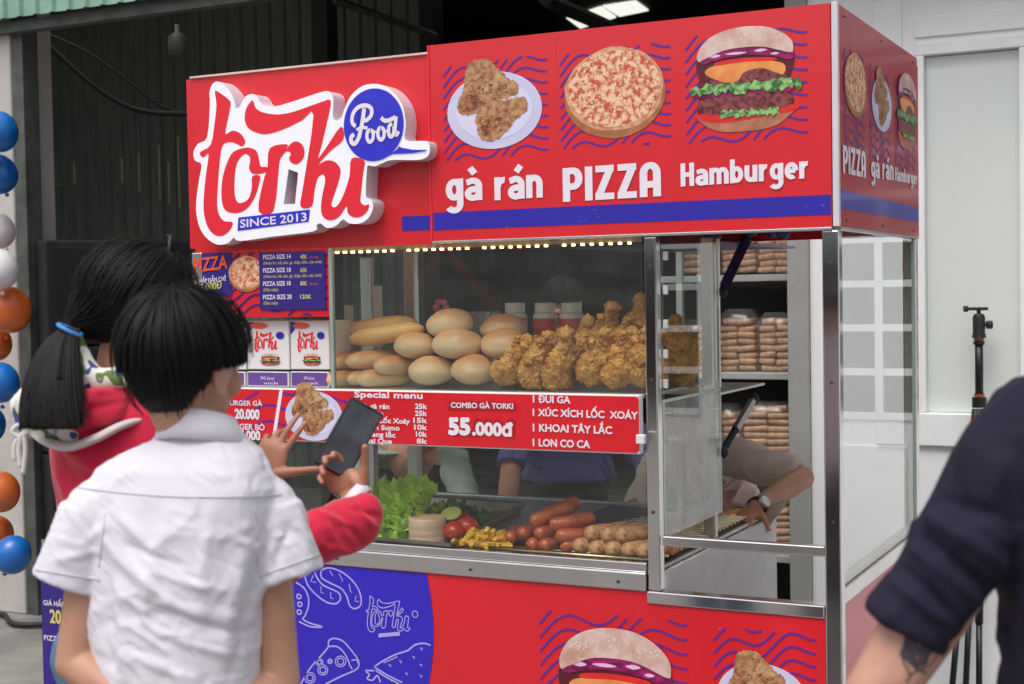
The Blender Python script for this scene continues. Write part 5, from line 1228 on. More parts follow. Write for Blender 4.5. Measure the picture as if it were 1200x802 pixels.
bag(842, 885, 366, 436, RY + .06, 'bag of flat breads on the middle shelf, second from the wall jamb', 4); bag(888, 928, 370, 436, RY + .06, 'bag of flat breads on the middle shelf, beside the wall jamb', 5); bag(797, 839, 378, 436, RY + .06, 'bag of flat breads on the middle shelf, seen through the side pane', 6)
bag(868, 928, 476, 545, RY + .06, 'wide bag of flat breads on the third shelf, above the raised elbow', 7); bag(826, 866, 478, 545, RY + .06, 'bag of flat breads on the third shelf, behind the stay arm', 8)
bag(884, 927, 594, 649, RY + .06, 'bag of flat breads on the lowest shelf, under the forearm', 9)

# ------------------------------------------------------------ tripod
tp0 = dep(1147, 362, 5.55); X0, Y0 = tp0.x, tp0.y
tri = thing('camera_tripod', (X0, Y0, GZ), 'black camera tripod with orange rings in front of the frosted window', 'tripod')
m_tb = mat('tripod_black', (28, 28, 30), .4, var=.1); m_or = mat('orange_anodised', (196, 98, 46), .35, metal=.6)
zz = lambda py: dep(1147, py, 5.55).z
MB().tube([(X0 - .0, Y0, zz(465)), (X0, Y0, zz(398))], .0155, 14).build('centre_column', m_tb, tri, True)
for a_, b2, r_, m_ in ((396, 399, .0205, m_or), (400, 404, .0215, m_tb), (462, 465, .0205, m_or), (466, 478, .028, m_tb)):
    autosmooth(MB().lathe([(0, zz(b2)), (r_, zz(b2)), (r_, zz(a_)), (0, zz(a_))], (X0, Y0, 0), 20).build('collar', m_, tri), 40)
autosmooth(MB().lathe([(0, zz(396)), (.028, zz(396)), (.023, zz(390)), (.024, zz(372)), (.018, zz(368)), (0, zz(368))], (X0, Y0, 0), 20).build('ball_head', m_tb, tri), 40)
autosmooth(MB().tube([(X0, Y0, zz(381)), Vector((X0, Y0, zz(381))) + HR * .036], .006, 8).build('knob_stem', m_tb, tri), 40)
autosmooth(MB().tube([Vector((X0, Y0, zz(381))) + HR * .03, Vector((X0, Y0, zz(381))) + HR * .05], .0165, 14).build('knob', m_tb, tri), 40)
MB().tube([(X0, Y0, zz(368)), (X0, Y0, zz(363))], .008, 10).build('ball_stem', m_tb, tri)
MB().tube([Vector((X0, Y0, zz(362))) - HR * .046, Vector((X0, Y0, zz(362))) + HR * .034], .0065, 10).build('plate', m_tb, tri)
autosmooth(MB().tube([Vector((X0, Y0, zz(362))) - HR * .058, Vector((X0, Y0, zz(362))) - HR * .043], .012, 12).build('plate_knob', m_tb, tri), 40)
KT = 5.55 / 4.35; tri.scale = (1, 1, 1)
ap = Vector((X0, Y0, zz(480)))
for k_, (dx_, dy_) in enumerate(((-.13, -.03), (-.05, .04), (-.04, -.10))):
    dd = Vector((HR * dx_ + HA * dy_)); e = Vector((X0, Y0, GZ)) + dd; s_ = ap + dd * .08
    lg_ = MB().tube([s_, s_.lerp(e, .42)], .019, 12).build('leg', m_tb, tri, True)
    MB().tube([s_.lerp(e, .42), s_.lerp(e, .7)], .0155, 12).build('leg_section', m_tb, lg_, True); MB().tube([s_.lerp(e, .7), e], .012, 12).build('leg_section', m_tb, lg_, True)
    MB().tube([s_.lerp(e, .40), s_.lerp(e, .43)], .018, 12).build('clamp', m_tb, lg_); MB().tube([s_.lerp(e, .02), s_.lerp(e, .05)], .019, 12).build('hinge_ring', m_or, lg_)
# ------------------------------------------------------------ balloons
bl = [(2, 157, 21, (22, 108, 190), 'uppermost blue balloon on the column'), (2, 206, 21, (18, 100, 182), 'second blue balloon below the uppermost one'), (0, 272, 20, (222, 218, 222), 'upper white balloon between blue and orange'), (3, 318, 21, (226, 224, 228), 'lower white balloon just above the orange ones'),
      (14, 366, 24, (214, 104, 44), 'largest orange balloon, under the white ones'), (-4, 404, 20, (212, 100, 44), 'orange balloon cut by the left edge above the blue one'), (4, 451, 21, (20, 106, 190), 'blue balloon between the two orange groups'), (4, 579, 21, (210, 106, 50), 'orange balloon level with the boy\'s shoulder'),
      (-1, 628, 19, (206, 104, 50), 'lowest orange balloon near the ground'), (18, 652, 20, (22, 104, 186), 'lowest blue balloon partly behind the orange one'), (-12, 500, 20, (20, 106, 190), 'blue balloon at the very edge halfway down'), (-16, 340, 20, (226, 224, 228), 'white balloon mostly outside the left edge')]
for i, (px, py, rp, c_, lb) in enumerate(bl):
    D = 6.9 + .15 * (i % 3); p = dep(px - 4, py, D); r = rp * 1.08 * D / FP; a = random.uniform(0, 6.28)
    m_ = mat('balloon_%d_%d_%d' % c_, c_, .3, var=.04, coat=.3, sss=.1); t = thing('balloon', p, lb, 'balloon', 'balloons tied up the left pillar')
    X = Matrix.Rotation(random.uniform(-.7, .7), 3, 'Y') @ Matrix.Rotation(a, 3, 'Z')
    MB().ell(p, (r, r, r * 1.12), X=X, nu=32, nv=20, disp=lambda v: 1 + .05 * v.z - (.10 * max(0, -v.z) ** 3)).build('balloon_skin', m_, t, True)
    e = X @ Vector((0, 0, -r * 1.06)); MB().cap(p + e, .004, p + e * 1.08, .012, 8, 2).build('knot', m_, t, True)
# ------------------------------------------------------------ people
from mathutils.bvhtree import BVHTree
m_skin = mat('skin', (194, 148, 124), 0.5, rgb2=(174, 126, 104), vs=14, sss=.12, bump=.12, bs=220, lohi=(.3, .7))
m_skin2 = mat('tanned_skin', (190, 138, 112), 0.5, rgb2=(168, 114, 90), vs=14, sss=.1, bump=.12, bs=220, lohi=(.3, .7))
m_skin3 = mat('light_skin', (206, 160, 140), 0.5, rgb2=(190, 138, 118), vs=18, sss=.12, bump=.12, bs=220, lohi=(.3, .7))
m_hair = mat('black_hair', (17, 14, 15), 0.5, var=.3, vs=60, spec=.18)
m_hairb = mat('black_hair_base', (14, 12, 13), 0.7, var=.2, spec=.15)
m_shirt = mat('white_shirt_cotton', (218, 215, 226), 0.85, var=.03, vs=8, bump=.5, bs=160, bdist=.0012, sheen=.1)
m_stitch = mat('white_stitch', (200, 198, 210), .8)
m_hood = mat('crimson_fleece', (206, 26, 64), 0.9, var=.1, vs=9, bump=.3, bs=300, bdist=.0008, sheen=.25)
m_navy = mat('navy_cotton', (18, 15, 42), 0.9, var=.12, vs=7, bump=.25, bs=350, bdist=.0007)
m_taupe = mat('taupe_shirt', (204, 182, 172), 0.85, var=.12, vs=10)
m_bluew = mat('slate_blue_shirt', (92, 88, 146), 0.85, var=.12, vs=8)
m_gshirt = mat('grey_green_shirt', (124, 134, 124), 0.85, var=.15, vs=8)
m_jean = mat('washed_denim', (112, 142, 172), 0.9, rgb2=(70, 98, 132), vs=12, bump=.3, bs=400)
m_trou = mat('dark_trousers', (40, 42, 52), 0.9, var=.1)
m_shoe = mat('shoe_black', (32, 32, 34), .5)
m_eye = mat('eye_white', (220, 216, 210), .2); m_iris = mat('dark_iris', (36, 24, 18), .15)

def frame(fd):
    f = Vector(fd).normalized(); r = f.cross(UP).normalized(); u = r.cross(f); return r, f, u
def X3(r, f, u): return Matrix((r, f, u)).transposed()
def head_vol(V, hc, fd, s=1.0):
    r, f, u = frame(fd); X = X3(r, f, u); P = lambda a, b_, c_: hc + r * a * s + f * b_ * s + u * c_ * s
    E = lambda p, rad, **k: V.ell(p, tuple(q * s for q in rad), X=X, nu=24, nv=16, **k)
    E(P(0, -.008, .022), (.072, .090, .092)); E(P(0, .022, -.045), (.054, .062, .052)); E(P(0, .045, -.075), (.028, .03, .024))
    for sd in (-1, 1):
        E(P(.034 * sd, .055, -.02), (.028, .026, .026)); E(P(.028 * sd, .078, .028), (.026, .012, .010))
        c_ = P(.074 * sd, -.006, -.008); E(c_, (.007, .019, .034)); E(P(.075 * sd, -.002, -.034), (.006, .009, .011))
        rim = [P((.078 + .004 * math.sin(t)) * sd, -.006 - .018 * math.cos(t), -.004 + .030 * math.sin(t)) for t in [(-60 + 25 * k) * math.pi / 180 for k in range(11)]]
        V.tube(rim, .0042 * s, 8)
    V.cap(P(0, .082, .018), .008 * s, P(0, .102, -.018), .011 * s); 
    for sd in (-1, 1): E(P(.011 * sd, .088, -.022), (.008, .009, .006))
    V.cap(P(-.018, .079, -.047), .005 * s, P(.018, .079, -.047), .005 * s); V.cap(P(-.015, .078, -.056), .0055 * s, P(.015, .078, -.056), .0055 * s)
    return r, f, u, P
def hand_vol(V, wr, d, n, s=1.0, thumb=1, curls=(.5, .5, .5, .5), spread=.10, tcurl=.3, tout=.9, rad=1.0):
    """wrist point, direction to fingertips, palm normal; thumb=+1 puts the thumb on d x n"""
    d = Vector(d).normalized(); n = Vector(n); n = (n - d * n.dot(d)).normalized(); t = d.cross(n) * thumb; X = X3(t, d, n)
    V.ell(wr + d * .045 * s, (.040 * s, .052 * s, .015 * s), X=X, nu=20, nv=12); V.ell(wr + d * .062 * s - n * .001, (.038 * s, .030 * s, .013 * s), X=X)
    V.ell(wr + d * .03 * s + t * .022 * s + n * .006 * s, (.016 * s, .03 * s, .014 * s), X=X)
    for i, (L, off) in enumerate(((.072, .028), (.080, .0095), (.074, -.0095), (.058, -.028))):
        p = wr + d * (.084 - .006 * abs(i - 1.2)) * s + t * off * s; dd = (d + t * (off / .028) * spread).normalized(); c_ = curls[i]; rr = .0088 - .0006 * (i == 3)
        pts = [p]; ang = c_ * .8; 
        for k, fr_ in enumerate((.44, .31, .25)):
            e = dd * math.cos(ang) + n * math.sin(ang); q = pts[-1] + e * L * fr_ * s; V.cap(pts[-1], rr * (1 - .1 * k) * s * rad, q, rr * (.92 - .1 * k) * s * rad, 12, 3)
            if k < 2: V.ell(q, (rr * (.97 - .1 * k) * s * rad,) * 3, nu=10, nv=8)
            pts.append(q); ang += c_ * (.95, .7, 0)[k]
    p = wr + d * .022 * s + t * .026 * s; e = (d * .75 + t * tout + n * .25).normalized(); q = p + e * .040 * s; V.cap(p, .0145 * s, q, .0112 * s)
    e2 = (e * math.cos(tcurl) + (d * .6 + n * .8).normalized() * math.sin(tcurl)).normalized(); q2 = q + e2 * .030 * s; V.cap(q, .0098 * s, q2, .0086 * s); V.cap(q2, .0086 * s, q2 + (e2 + n * .15).normalized() * .022 * s, .0072 * s)
def arm_vol(V, a, b_, c_, ra, rb, rw):
    V.cap(a, ra, b_, rb); V.ell(b_, (rb * 1.02,) * 3, nu=14, nv=10)
    d = Vector(c_) - Vector(b_); V.cap(b_, rb * .98, Vector(b_) + d * .3, rb * 1.02); V.cap(Vector(b_) + d * .3, rb * 1.02, c_, rw)
def legs(V, V2, V3, pel, r, f, s=1.0, lean=0):
    """legs, trousers and shoes standing on the ground"""
    H = pel.z - GZ
    for sd in (-1, 1):
        h = pel + r * .075 * sd * s; k = Vector((h.x, h.y, GZ + H * .52)) + f * .03; an = Vector((h.x, h.y, GZ + .08)) - f * .02
        V.cap(h, .07 * s, k, .05 * s); V.cap(k, .048 * s, an, .032 * s); V.cap(an, .032 * s, an + f * .1 + UP * -.04, .03 * s)
        V2.cap(h, .09 * s, k, .066 * s); V2.cap(k, .066 * s, an + UP * .02, .055 * s)
        q = Vector((an.x, an.y, GZ + .045)); V3[sd].cap(q - f * .05, .040, q + f * .14, .038)
def eyes(P, par, s=1.0):
    for sd in (-1, 1):
        e = MB().ell(P(.030 * sd, .0755, .008), (.0125 * s,) * 3, nu=14, nv=10).build('eye', m_eye, par, True)
        MB().ell(P(.030 * sd, .0850, .008), (.0052 * s,) * 3, nu=10, nv=8).build('iris', m_iris, e, True)
def hair_cap(par, hc, fd, rad, crown, th_end, n=2600, wd=.0030, lift=.004, seed=1, name='hair', fringe=None, curve=.0, lenj=.12, m=None):
    """solid cap plus overlapping locks running from the crown over the skull"""
    r, f, u = frame(fd); X = X3(r, f, u); C_ = Vector(crown).normalized()
    w_ = Vector((0, 0, 1)) if abs(C_.z) < .99 else Vector((0, 1, 0)); e1 = (Vector((0, 1, 0)) - C_ * C_.y).normalized(); e2 = C_.cross(e1)
    def pt(ph, th, k):
        d = C_ * math.cos(th) + (e1 * math.cos(ph) + e2 * math.sin(ph)) * math.sin(th); d = Vector((d.x * rad[0], d.y * rad[1], d.z * rad[2])) * k
        return hc + X @ d
    V = MB(); nu, nv = 48, 14; vs = []; fs = []
    for lay, k in ((0, 1.0), (1, .86)):
        for j in range(nv + 1):
            for i in range(nu):
                ph = 2 * math.pi * i / nu; vs.append(pt(ph, th_end(ph) * max(.02, j / nv) * .985, k))
    for lay in (0, 1):
        b0 = lay * (nv + 1) * nu
        for j in range(nv):
            for i in range(nu):
                a = b0 + j * nu + i; b2 = b0 + j * nu + (i + 1) % nu; q = (a, b2, b2 + nu, a + nu); fs.append(q if lay else q[::-1])
    o1 = nv * nu; o2 = (nv + 1) * nu + nv * nu
    for i in range(nu): i2 = (i + 1) % nu; fs.append((o1 + i, o1 + i2, o2 + i2, o2 + i))
    V.add(vs, fs); h = V.build(name, m_hairb, par, True)
    S = MB(); rs = random.Random(seed)
    for q in range(n):
        ph = rs.uniform(0, 2 * math.pi); te = th_end(ph) * (1 + rs.uniform(-lenj, .05)); t0 = rs.uniform(.02, .75) * te; kk = 1.0 + (rs.random() ** 1.5 * lift + (.010 if rs.random() < .03 else 0)) / rad[0]; sw = rs.uniform(-.10, .10); P_ = []
        ns = 7
        for j in range(ns + 1):
            g = j / ns; th = t0 + (te - t0) * g; P_.append(pt(ph + sw * g + curve * g, th, kk + .010 * math.sin(g * 3.14)) - UP * (.0 if te < 1.5 else 0))
        vs = []
        for j, p in enumerate(P_):
            t = (P_[min(j + 1, ns)] - P_[max(j - 1, 0)]).normalized(); nn = (p - hc).normalized(); sd = t.cross(nn).normalized() * wd * .5 * (1 if j < ns else .25) * (1 if j > 0 else .4)
            vs += [p - sd, p + nn * wd * .28, p + sd]
        S.add(vs, [(3 * j, 3 * j + 1, 3 * j + 4, 3 * j + 3) for j in range(ns)] + [(3 * j + 1, 3 * j + 2, 3 * j + 5, 3 * j + 4) for j in range(ns)])
    S.build('hair_locks', m or m_hair, h, True, fix=False, kind='stuff')
    return h
def hug(me_obj, pts, r, name, m, par, seg=6, lift=.0005):
    """a thin line laid onto a surface along measured points"""
    me = me_obj.data; off = wloc(me_obj); bv = BVHTree.FromPolygons([v.co + off for v in me.vertices], [tuple(p.vertices) for p in me.polygons])
    out = []
    for x, y in pts:
        d = Vector(ray(x, y)).normalized(); h = bv.ray_cast(Vector(CAM) + d * .5, d)
        if h[0] is not None: out.append(h[0] + h[1].normalized() * lift if h[1].dot(d) < 0 else h[0] - h[1].normalized() * lift)
    if len(out) > 1: MB().tube(out, r, seg).build(name, m, par, True)
def line2(a, b_, n=24): return [(a[0] + (b_[0] - a[0]) * i / n, a[1] + (b_[1] - a[1]) * i / n) for i in range(n + 1)]

# ---- the boy
D = 2.1
fb = HA * math.cos(R(18)) + HR * math.sin(R(18)); rb_, fb_, _ = frame(fb); hf = HA * math.cos(R(27)) + HR * math.sin(R(27)) - UP * .10
pelv = dep(212, 925, D) + fb_ * .0; boy = thing('person', (pelv.x, pelv.y, GZ), 'boy in a white short sleeved shirt seen from behind, hands behind his back', 'person')
V = MB(); V2 = MB(); V3 = {-1: MB(), 1: MB()}
hc = dep(217, 432, D); r_, f_, u_, Pb = head_vol(V, hc, hf, .95)
V.cap(hc - UP * .05 - f_ * .02, .044, dep(232, 520, D), .047)
shL, shR = dep(108, 592, D), dep(318, 588, D); elL, elR = dep(90, 776, D), dep(327, 800, D); wrL, wrR = dep(205, 862, D - .10), dep(238, 872, D - .11)
V.cap(dep(125, 605, D), .034, dep(300, 602, D), .034); V.cap(dep(212, 610, D), .08, pelv, .08)
arm_vol(V, dep(112, 612, D), elL, wrL, .032, .031, .022); arm_vol(V, dep(312, 608, D), elR, wrR, .032, .031, .022)
hand_vol(V, wrL, wrR - wrL + UP * -.05, -VF, .85, -1, (.4, .4, .5, .5)); hand_vol(V, wrR, wrL - wrR + UP * -.05, -VF, .85, 1, (.6, .6, .6, .6))
legs(V, V2, V3, pelv, rb_, fb_, .92)
body = place_mesh('body', fuse(V, .0036, 5, .5), m_skin, boy)
eyes(Pb, boy)
# shirt
S = MB(); rings = []
for y, a, b_, cx in ((500, .050, .050, 234), (515, .072, .058, 232), (530, .104, .068, 226), (548, .132, .078, 216), (572, .148, .086, 212), (610, .146, .094, 212), (680, .134, .096, 211), (760, .124, .092, 209), (860, .124, .095, 210), (960, .134, .104, 210)):
    rings.append((dep(cx, y, D), rb_ * a, fb_ * b_))
S.loft(rings, 40, 2.5)
cufL, cufR = dep(78, 684, D - .005), dep(341, 677, D - .005)
S.cap(dep(118, 598, D), .050, shL.lerp(cufL, .5), .048); S.cap(dep(308, 594, D), .050, shR.lerp(cufR, .5), .048)
def sleeve(S, a, c_, r0, r1, n=6):
    d = (c_ - a); t = d.normalized(); u = t.cross(VF).normalized(); v = t.cross(u); S.loft([(a + d * k / n, u * (r0 + (r1 - r0) * k / n), v * (r0 + (r1 - r0) * k / n)) for k in range(n + 1)], 28, 2.1)
sleeve(S, dep(110, 600, D), cufL, .049, .051); sleeve(S, dep(316, 596, D), cufR, .049, .050)
rs = random.Random(2); fsg = []
def F(ax, ay, bx_, by_, wd, h, D_=D - .085): fsg.append((tuple(dep(ax, ay, D_)), tuple(dep(bx_, by_, D_)), wd, h))
for s_ in [(120, 640, 200, 700, .011, .006), (130, 600, 180, 640, .009, .004), (200, 600, 165, 740, .012, .005), (250, 600, 235, 720, .013, .005), (290, 620, 262, 760, .011, .006), (180, 700, 290, 730, .009, .005), (170, 730, 280, 770, .008, .005), (190, 668, 260, 690, .007, .004), (140, 690, 150, 800, .012, .007), (200, 760, 240, 850, .010, .006), (150, 640, 215, 660, .006, -.004), (205, 715, 285, 745, .005, -.004), (160, 770, 230, 790, .008, .005), (270, 790, 290, 700, .008, -.005), (300, 650, 285, 760, .010, -.005), (115, 650, 125, 780, .011, -.006),
           (90, 640, 118, 620, .008, .005), (60, 660, 110, 650, .007, .004), (335, 620, 312, 680, .007, -.004), (345, 610, 360, 660, .008, .004), (310, 600, 330, 640, .007, .004), (220, 540, 300, 575, .012, .003), (110, 580, 160, 545, .010, .003)]: F(*s_)
def fn(P, N): return crumple(crumple(wob(folds(P, N, fsg), N, 18, .0020, 3, (1, 1, .6)), N, 40, .0030, 5, (1, 1, .8)), N, 95, .0011, 6)
shirt = place_mesh('shirt', fuse(S, .0034, 9, .5, fn), m_shirt, boy)
# collar: a folded band round the neck
cb = MB(); nk = dep(236, 508, D); cr = []
n = 40; vs = []; fs = []
for lay, (z, k, dz) in enumerate([(.022, .92, 0), (.024, .98, 0), (.004, 1.14, 0), (-.018, 1.28, 0), (-.019, 1.22, 0), (.004, 1.05, 0), (.020, .88, 0)]):
    for i in range(n):
        a = 2 * math.pi * i / n; rr = .055 * k; tilt = -.012 * math.cos(a - math.pi) ; vs.append(nk + rb_ * math.cos(a) * rr * 1.0 + fb_ * math.sin(a) * rr * .92 + UP * (z - .018 * math.sin(a) - .006 * (math.sin(a) > .3)))
for l_ in range(7):
    for i in range(n): fs.append((l_ * n + i, l_ * n + (i + 1) % n, ((l_ + 1) % 7) * n + (i + 1) % n, ((l_ + 1) % 7) * n + i))
cb.add(vs, fs).build('collar', m_shirt, boy, True)
hug(shirt, smoothl := [(92 + 238 * t, 572 + 22 * math.sin(t * 3.1) * .3 + 8 * t) for t in [k / 40 for k in range(41)]], .0011, 'seam', m_stitch, shirt)
hug(shirt, line2((124, 600), (116, 665)), .0008, 'seam', m_stitch, shirt); hug(shirt, line2((298, 590), (303, 668)), .0008, 'seam', m_stitch, shirt)
hug(shirt, line2((42, 668), (118, 680)), .0012, 'seam', m_stitch, shirt); hug(shirt, line2((304, 676), (374, 650)), .0012, 'seam', m_stitch, shirt)
place_mesh('trousers', fuse(V2.cap(pelv - rb_ * .05, .105, pelv + rb_ * .05, .105), .008, 6), m_trou, boy)
for sd in (-1, 1): place_mesh('shoe', fuse(V3[sd], .006, 3), m_shoe, boy)
# bowl cut, long on top, short at the nape
def th_boy(ph):  # ph=0 front (e1), pi back
    a = math.degrees(ph) % 360; a = a if a < 180 else 360 - a
    if a < 60: return R(70)
    if a < 105: return R(70 + (a - 60) / 45 * 26)
    if a < 130: return R(96 + (a - 105) / 25 * 20)
    return R(116 + (a - 130) / 50 * 22)
def nape(ph): 
    a = math.degrees(ph) % 360; a = a if a < 180 else 360 - a
    return R(92) if a < 95 else R(92 + min(1, (a - 95) / 45) * 40)
hair_cap(boy, hc + UP * .016 - f_ * .008, hf, (.071, .089, .092), (.05, -.30, 1), nape, 2200, .0026, .002, 5, lenj=.05)
hair_cap(boy, hc + UP * .022 - f_ * .006, hf, (.082, .096, .090), (.05, -.32, 1), lambda ph: R(97 + 6 * math.cos(ph)), 5200, .0028, .007, 6, lenj=.14)

# ---- the girl
D = 2.5
fg = HA * math.cos(R(35)) + HR * math.sin(R(35)); rg, fg_, _ = frame(fg); gf = HA * math.cos(R(52)) + HR * math.sin(R(52)) - UP * .28
pelv = dep(150, 775, D); girl = thing('person', (pelv.x, pelv.y, GZ), 'girl with a ponytail in a crimson hoodie holding up a phone', 'person')
V = MB(); V2 = MB(); V3 = {-1: MB(), 1: MB()}
hc = dep(168, 366, D); r_, f_, u_, Pg = head_vol(V, hc, gf, .95)
V.cap(hc - UP * .05 - f_ * .03, .043, dep(140, 455, D), .048)
shL, shR = dep(190, 497, D + .10), dep(95, 500, D - .06)
elR = dep(255, 690, D - .02); wrR = dep(420, 586, D + .10); elL = dep(262, 618, D + .22); wrL = dep(308, 562, D + .2)
V.cap(shL, .04, shR, .04); V.cap(dep(135, 520, D), .085, pelv, .085)
arm_vol(V, shR, elR, wrR, .036, .030, .023); arm_vol(V, shL, elL, wrL, .036, .030, .022)
pc = dep(409, 514, D + .10); px_ = (VR * .84 - VU * .50 + VF * .30).normalized(); py_ = (VR * .50 + VU * .86 + VF * .1); py_ = (py_ - px_ * py_.dot(px_)).normalized(); pz_ = px_.cross(py_)
# right hand under and round the phone
hand_vol(V, wrR, -VR * .62 + VU * .76 + VF * .12, -VF * .92 - VR * .2 + VU * .1, .82, 1, (.75, .85, .95, 1.0), .05, .25, 1.0, 1.05)
hand_vol(V, wrL, VU * .90 + VR * .30 + VF * .1, VR * .3 + VF * .9, .86, -1, (.05, .22, .75, .95), .30, .05, 1.7, .95)
legs(V, V2, V3, pelv, rg, fg_, .9)
place_mesh('body', fuse(V, .0026, 5, .5), m_skin2, girl); eyes(Pg, girl)
S = MB(); rings = []
for y, a, b_, cx in ((440, .055, .05, 142), (458, .09, .066, 140), (480, .122, .080, 138), (510, .138, .090, 136), (560, .130, .094, 140), (620, .118, .092, 146), (690, .112, .092, 150), (760, .116, .095, 152), (785, .110, .092, 152)):
    rings.append((dep(cx, y, D), rg * a, fg_ * b_))
S.loft(rings, 40, 2.3)
S.cap(shR, .055, elR, .050); S.cap(elR, .050, dep(375, 628, D + .02), .047); S.cap(dep(375, 628, D + .02), .050, dep(416, 612, D + .05), .045); S.ell(dep(428, 602, D + .05), (.032, .032, .036))
S.cap(shL, .055, elL, .048); S.cap(elL, .048, wrL + (elL - wrL) * .25, .040)
fsg = []
for s_ in [(60, 560, 110, 700, .012, .007), (85, 540, 150, 560, .010, .005), (70, 620, 120, 640, .009, .005)]: F(*s_, D_=D - .09)
for s_ in [(372, 598, 400, 650, .007, .006), (388, 590, 420, 640, .006, -.009), (400, 582, 440, 628, .005, .008), (350, 610, 372, 668, .008, -.008), (405, 600, 448, 612, .005, -.006), (380, 640, 430, 655, .006, .006), (360, 600, 410, 618, .005, .006), (412, 572, 449, 600, .005, .004), (335, 620, 350, 670, .008, .005)]: F(*s_, D_=D - .028)
def fn(P, N): return crumple(wob(folds(P, N, fsg), N, 26, .0022, 8), N, 40, .0035, 15)
hood = place_mesh('hoodie', fuse(S, .0042, 7, .5, fn), m_hood, girl)
# hood lying on the back, with floral lining and pale rim
H = MB(); Dh = D - .085
for (x, y, rx, ry, dd) in ((112, 476, .058, .038, 0), (92, 492, .036, .022, 0), (132, 472, .045, .038, .02), (152, 466, .03, .036, .05)): H.ell(dep(x, y, Dh + dd), (rx, .045, ry), X=X3(VR, VF, VU))
fsg = []
for s_ in [(60, 470, 150, 455, .006, .006), (50, 492, 150, 470, .007, -.006), (80, 455, 140, 450, .005, -.004), (70, 500, 140, 488, .006, .005)]: F(*s_, D_=Dh - .04)
place_mesh('hood', fuse(H, .004, 6, .5, fn), m_hood, girl)
m_rim = mat('pale_hood_rim', (204, 192, 190), .85, var=.05, bump=.2, bs=300)
mb = MB(); rim = smoothloop([dep(x, y, Dh + dz) for x, y, dz in ((34, 500, .01), (52, 516, -.03), (80, 524, -.045), (112, 514, -.045), (140, 500, -.03), (165, 492, .0), (182, 488, .03))], 5, False)
mb.tube(rim, [.007 + .010 * math.sin(3.14 * i / (len(rim) - 1)) for i in range(len(rim))], 12, flat=.45); mb.build('hood_rim', m_rim, girl, True)
def floral():
    m = mat('floral_lining', (232, 230, 222), .85, var=.02); nt = m.node_tree; n = nt.nodes; l = nt.links; b = n['Principled BSDF']
    tc = n.new('ShaderNodeTexCoord'); prev = None
    for k, (sc_, thr, c_) in enumerate(((22, .56, (104, 126, 70)), (26, .60, (66, 78, 150)), (48, .68, (160, 150, 190)))):
        nz = n.new('ShaderNodeTexNoise'); nz.inputs['Scale'].default_value = sc_; nz.inputs['Detail'].default_value = 1; mp = n.new('ShaderNodeMapping'); mp.inputs['Location'].default_value = (k * 3.3, k, 0)
        l.new(tc.outputs['Object'], mp.inputs[0]); l.new(mp.outputs[0], nz.inputs['Vector']); g = n.new('ShaderNodeMath'); g.operation = 'GREATER_THAN'; g.inputs[1].default_value = thr; l.new(nz.outputs[0], g.inputs[0])
        mx = n.new('ShaderNodeMixRGB'); l.new(g.outputs[0], mx.inputs[0]); mx.inputs[2].default_value = lin(c_)
        if prev is None: mx.inputs[1].default_value = lin((230, 228, 220))
        else: l.new(prev.outputs[0], mx.inputs[1])
        prev = mx
    l.new(prev.outputs[0], b.inputs['Base Color']); return m
mfl = floral()
Lg = MB()
for (a, b2, r0, r1, dz) in (((88, 404), (90, 430), .018, .024, .0), ((90, 430), (112, 446), .024, .022, -.02), ((112, 446), (152, 441), .022, .017, -.02), ((26, 474), (36, 498), .020, .022, 0), ((34, 472), (56, 502), .026, .026, -.02), ((50, 468), (88, 452), .026, .026, -.015), ((60, 480), (84, 508), .026, .018, -.03), ((74, 470), (90, 490), .024, .020, -.02), ((88, 410), (104, 436), .02, .018, -.01)):
    dz -= .008 if a[0] < 80 else 0; Lg.cap(dep(a[0], a[1], Dh + .015 + dz), r0, dep(b2[0], b2[1], Dh + .015 + dz), r1)
fsg = []
place_mesh('hood_lining', fuse(Lg, .004, 6, .5, lambda P, N: wob(P, N, 50, .004, 4)), mfl, girl)
mb = MB(); mb.ell(dep(166, 470, Dh + .035), (.034, .03, .042), X=X3(VR, VF, VU)); mb.build('hood_edge', m_rim, girl, True)
m_rope = mat('white_cord', (220, 216, 214), .8, bump=.5, bs=400)
q = dep(24, 506, Dh)
for pts in ([(34, 500), (22, 498), (15, 506), (24, 512), (36, 503)], [(26, 508), (22, 525), (24, 548)], [(28, 508), (30, 528), (27, 556)], [(30, 506), (18, 520), (17, 540)]):
    mb = MB(); mb.tube(smoothloop([dep(x, y, Dh - .01) for x, y in pts], 5, False), .0045, 8); mb.build('drawstring', m_rope, girl, True)
place_mesh('jeans', fuse(V2.cap(pelv - rg * .05, .1, pelv + rg * .05, .1), .007, 6, .5, lambda P, N: wob(P, N, 40, .002, 4)), m_jean, girl)
for sd in (-1, 1): place_mesh('shoe', fuse(V3[sd], .006, 3), m_shoe, girl)
# hair drawn back to a low ponytail
tie = dep(83, 385, D - .06)
gh = hair_cap(girl, hc + UP * .024 - f_ * .010, gf, (.083, .098, .092), (.02, .35, 1), lambda ph: R(96) if abs(((math.degrees(ph) + 180) % 360) - 180) < 75 else R(120), 3400, .0030, .004, 9, lenj=.08)
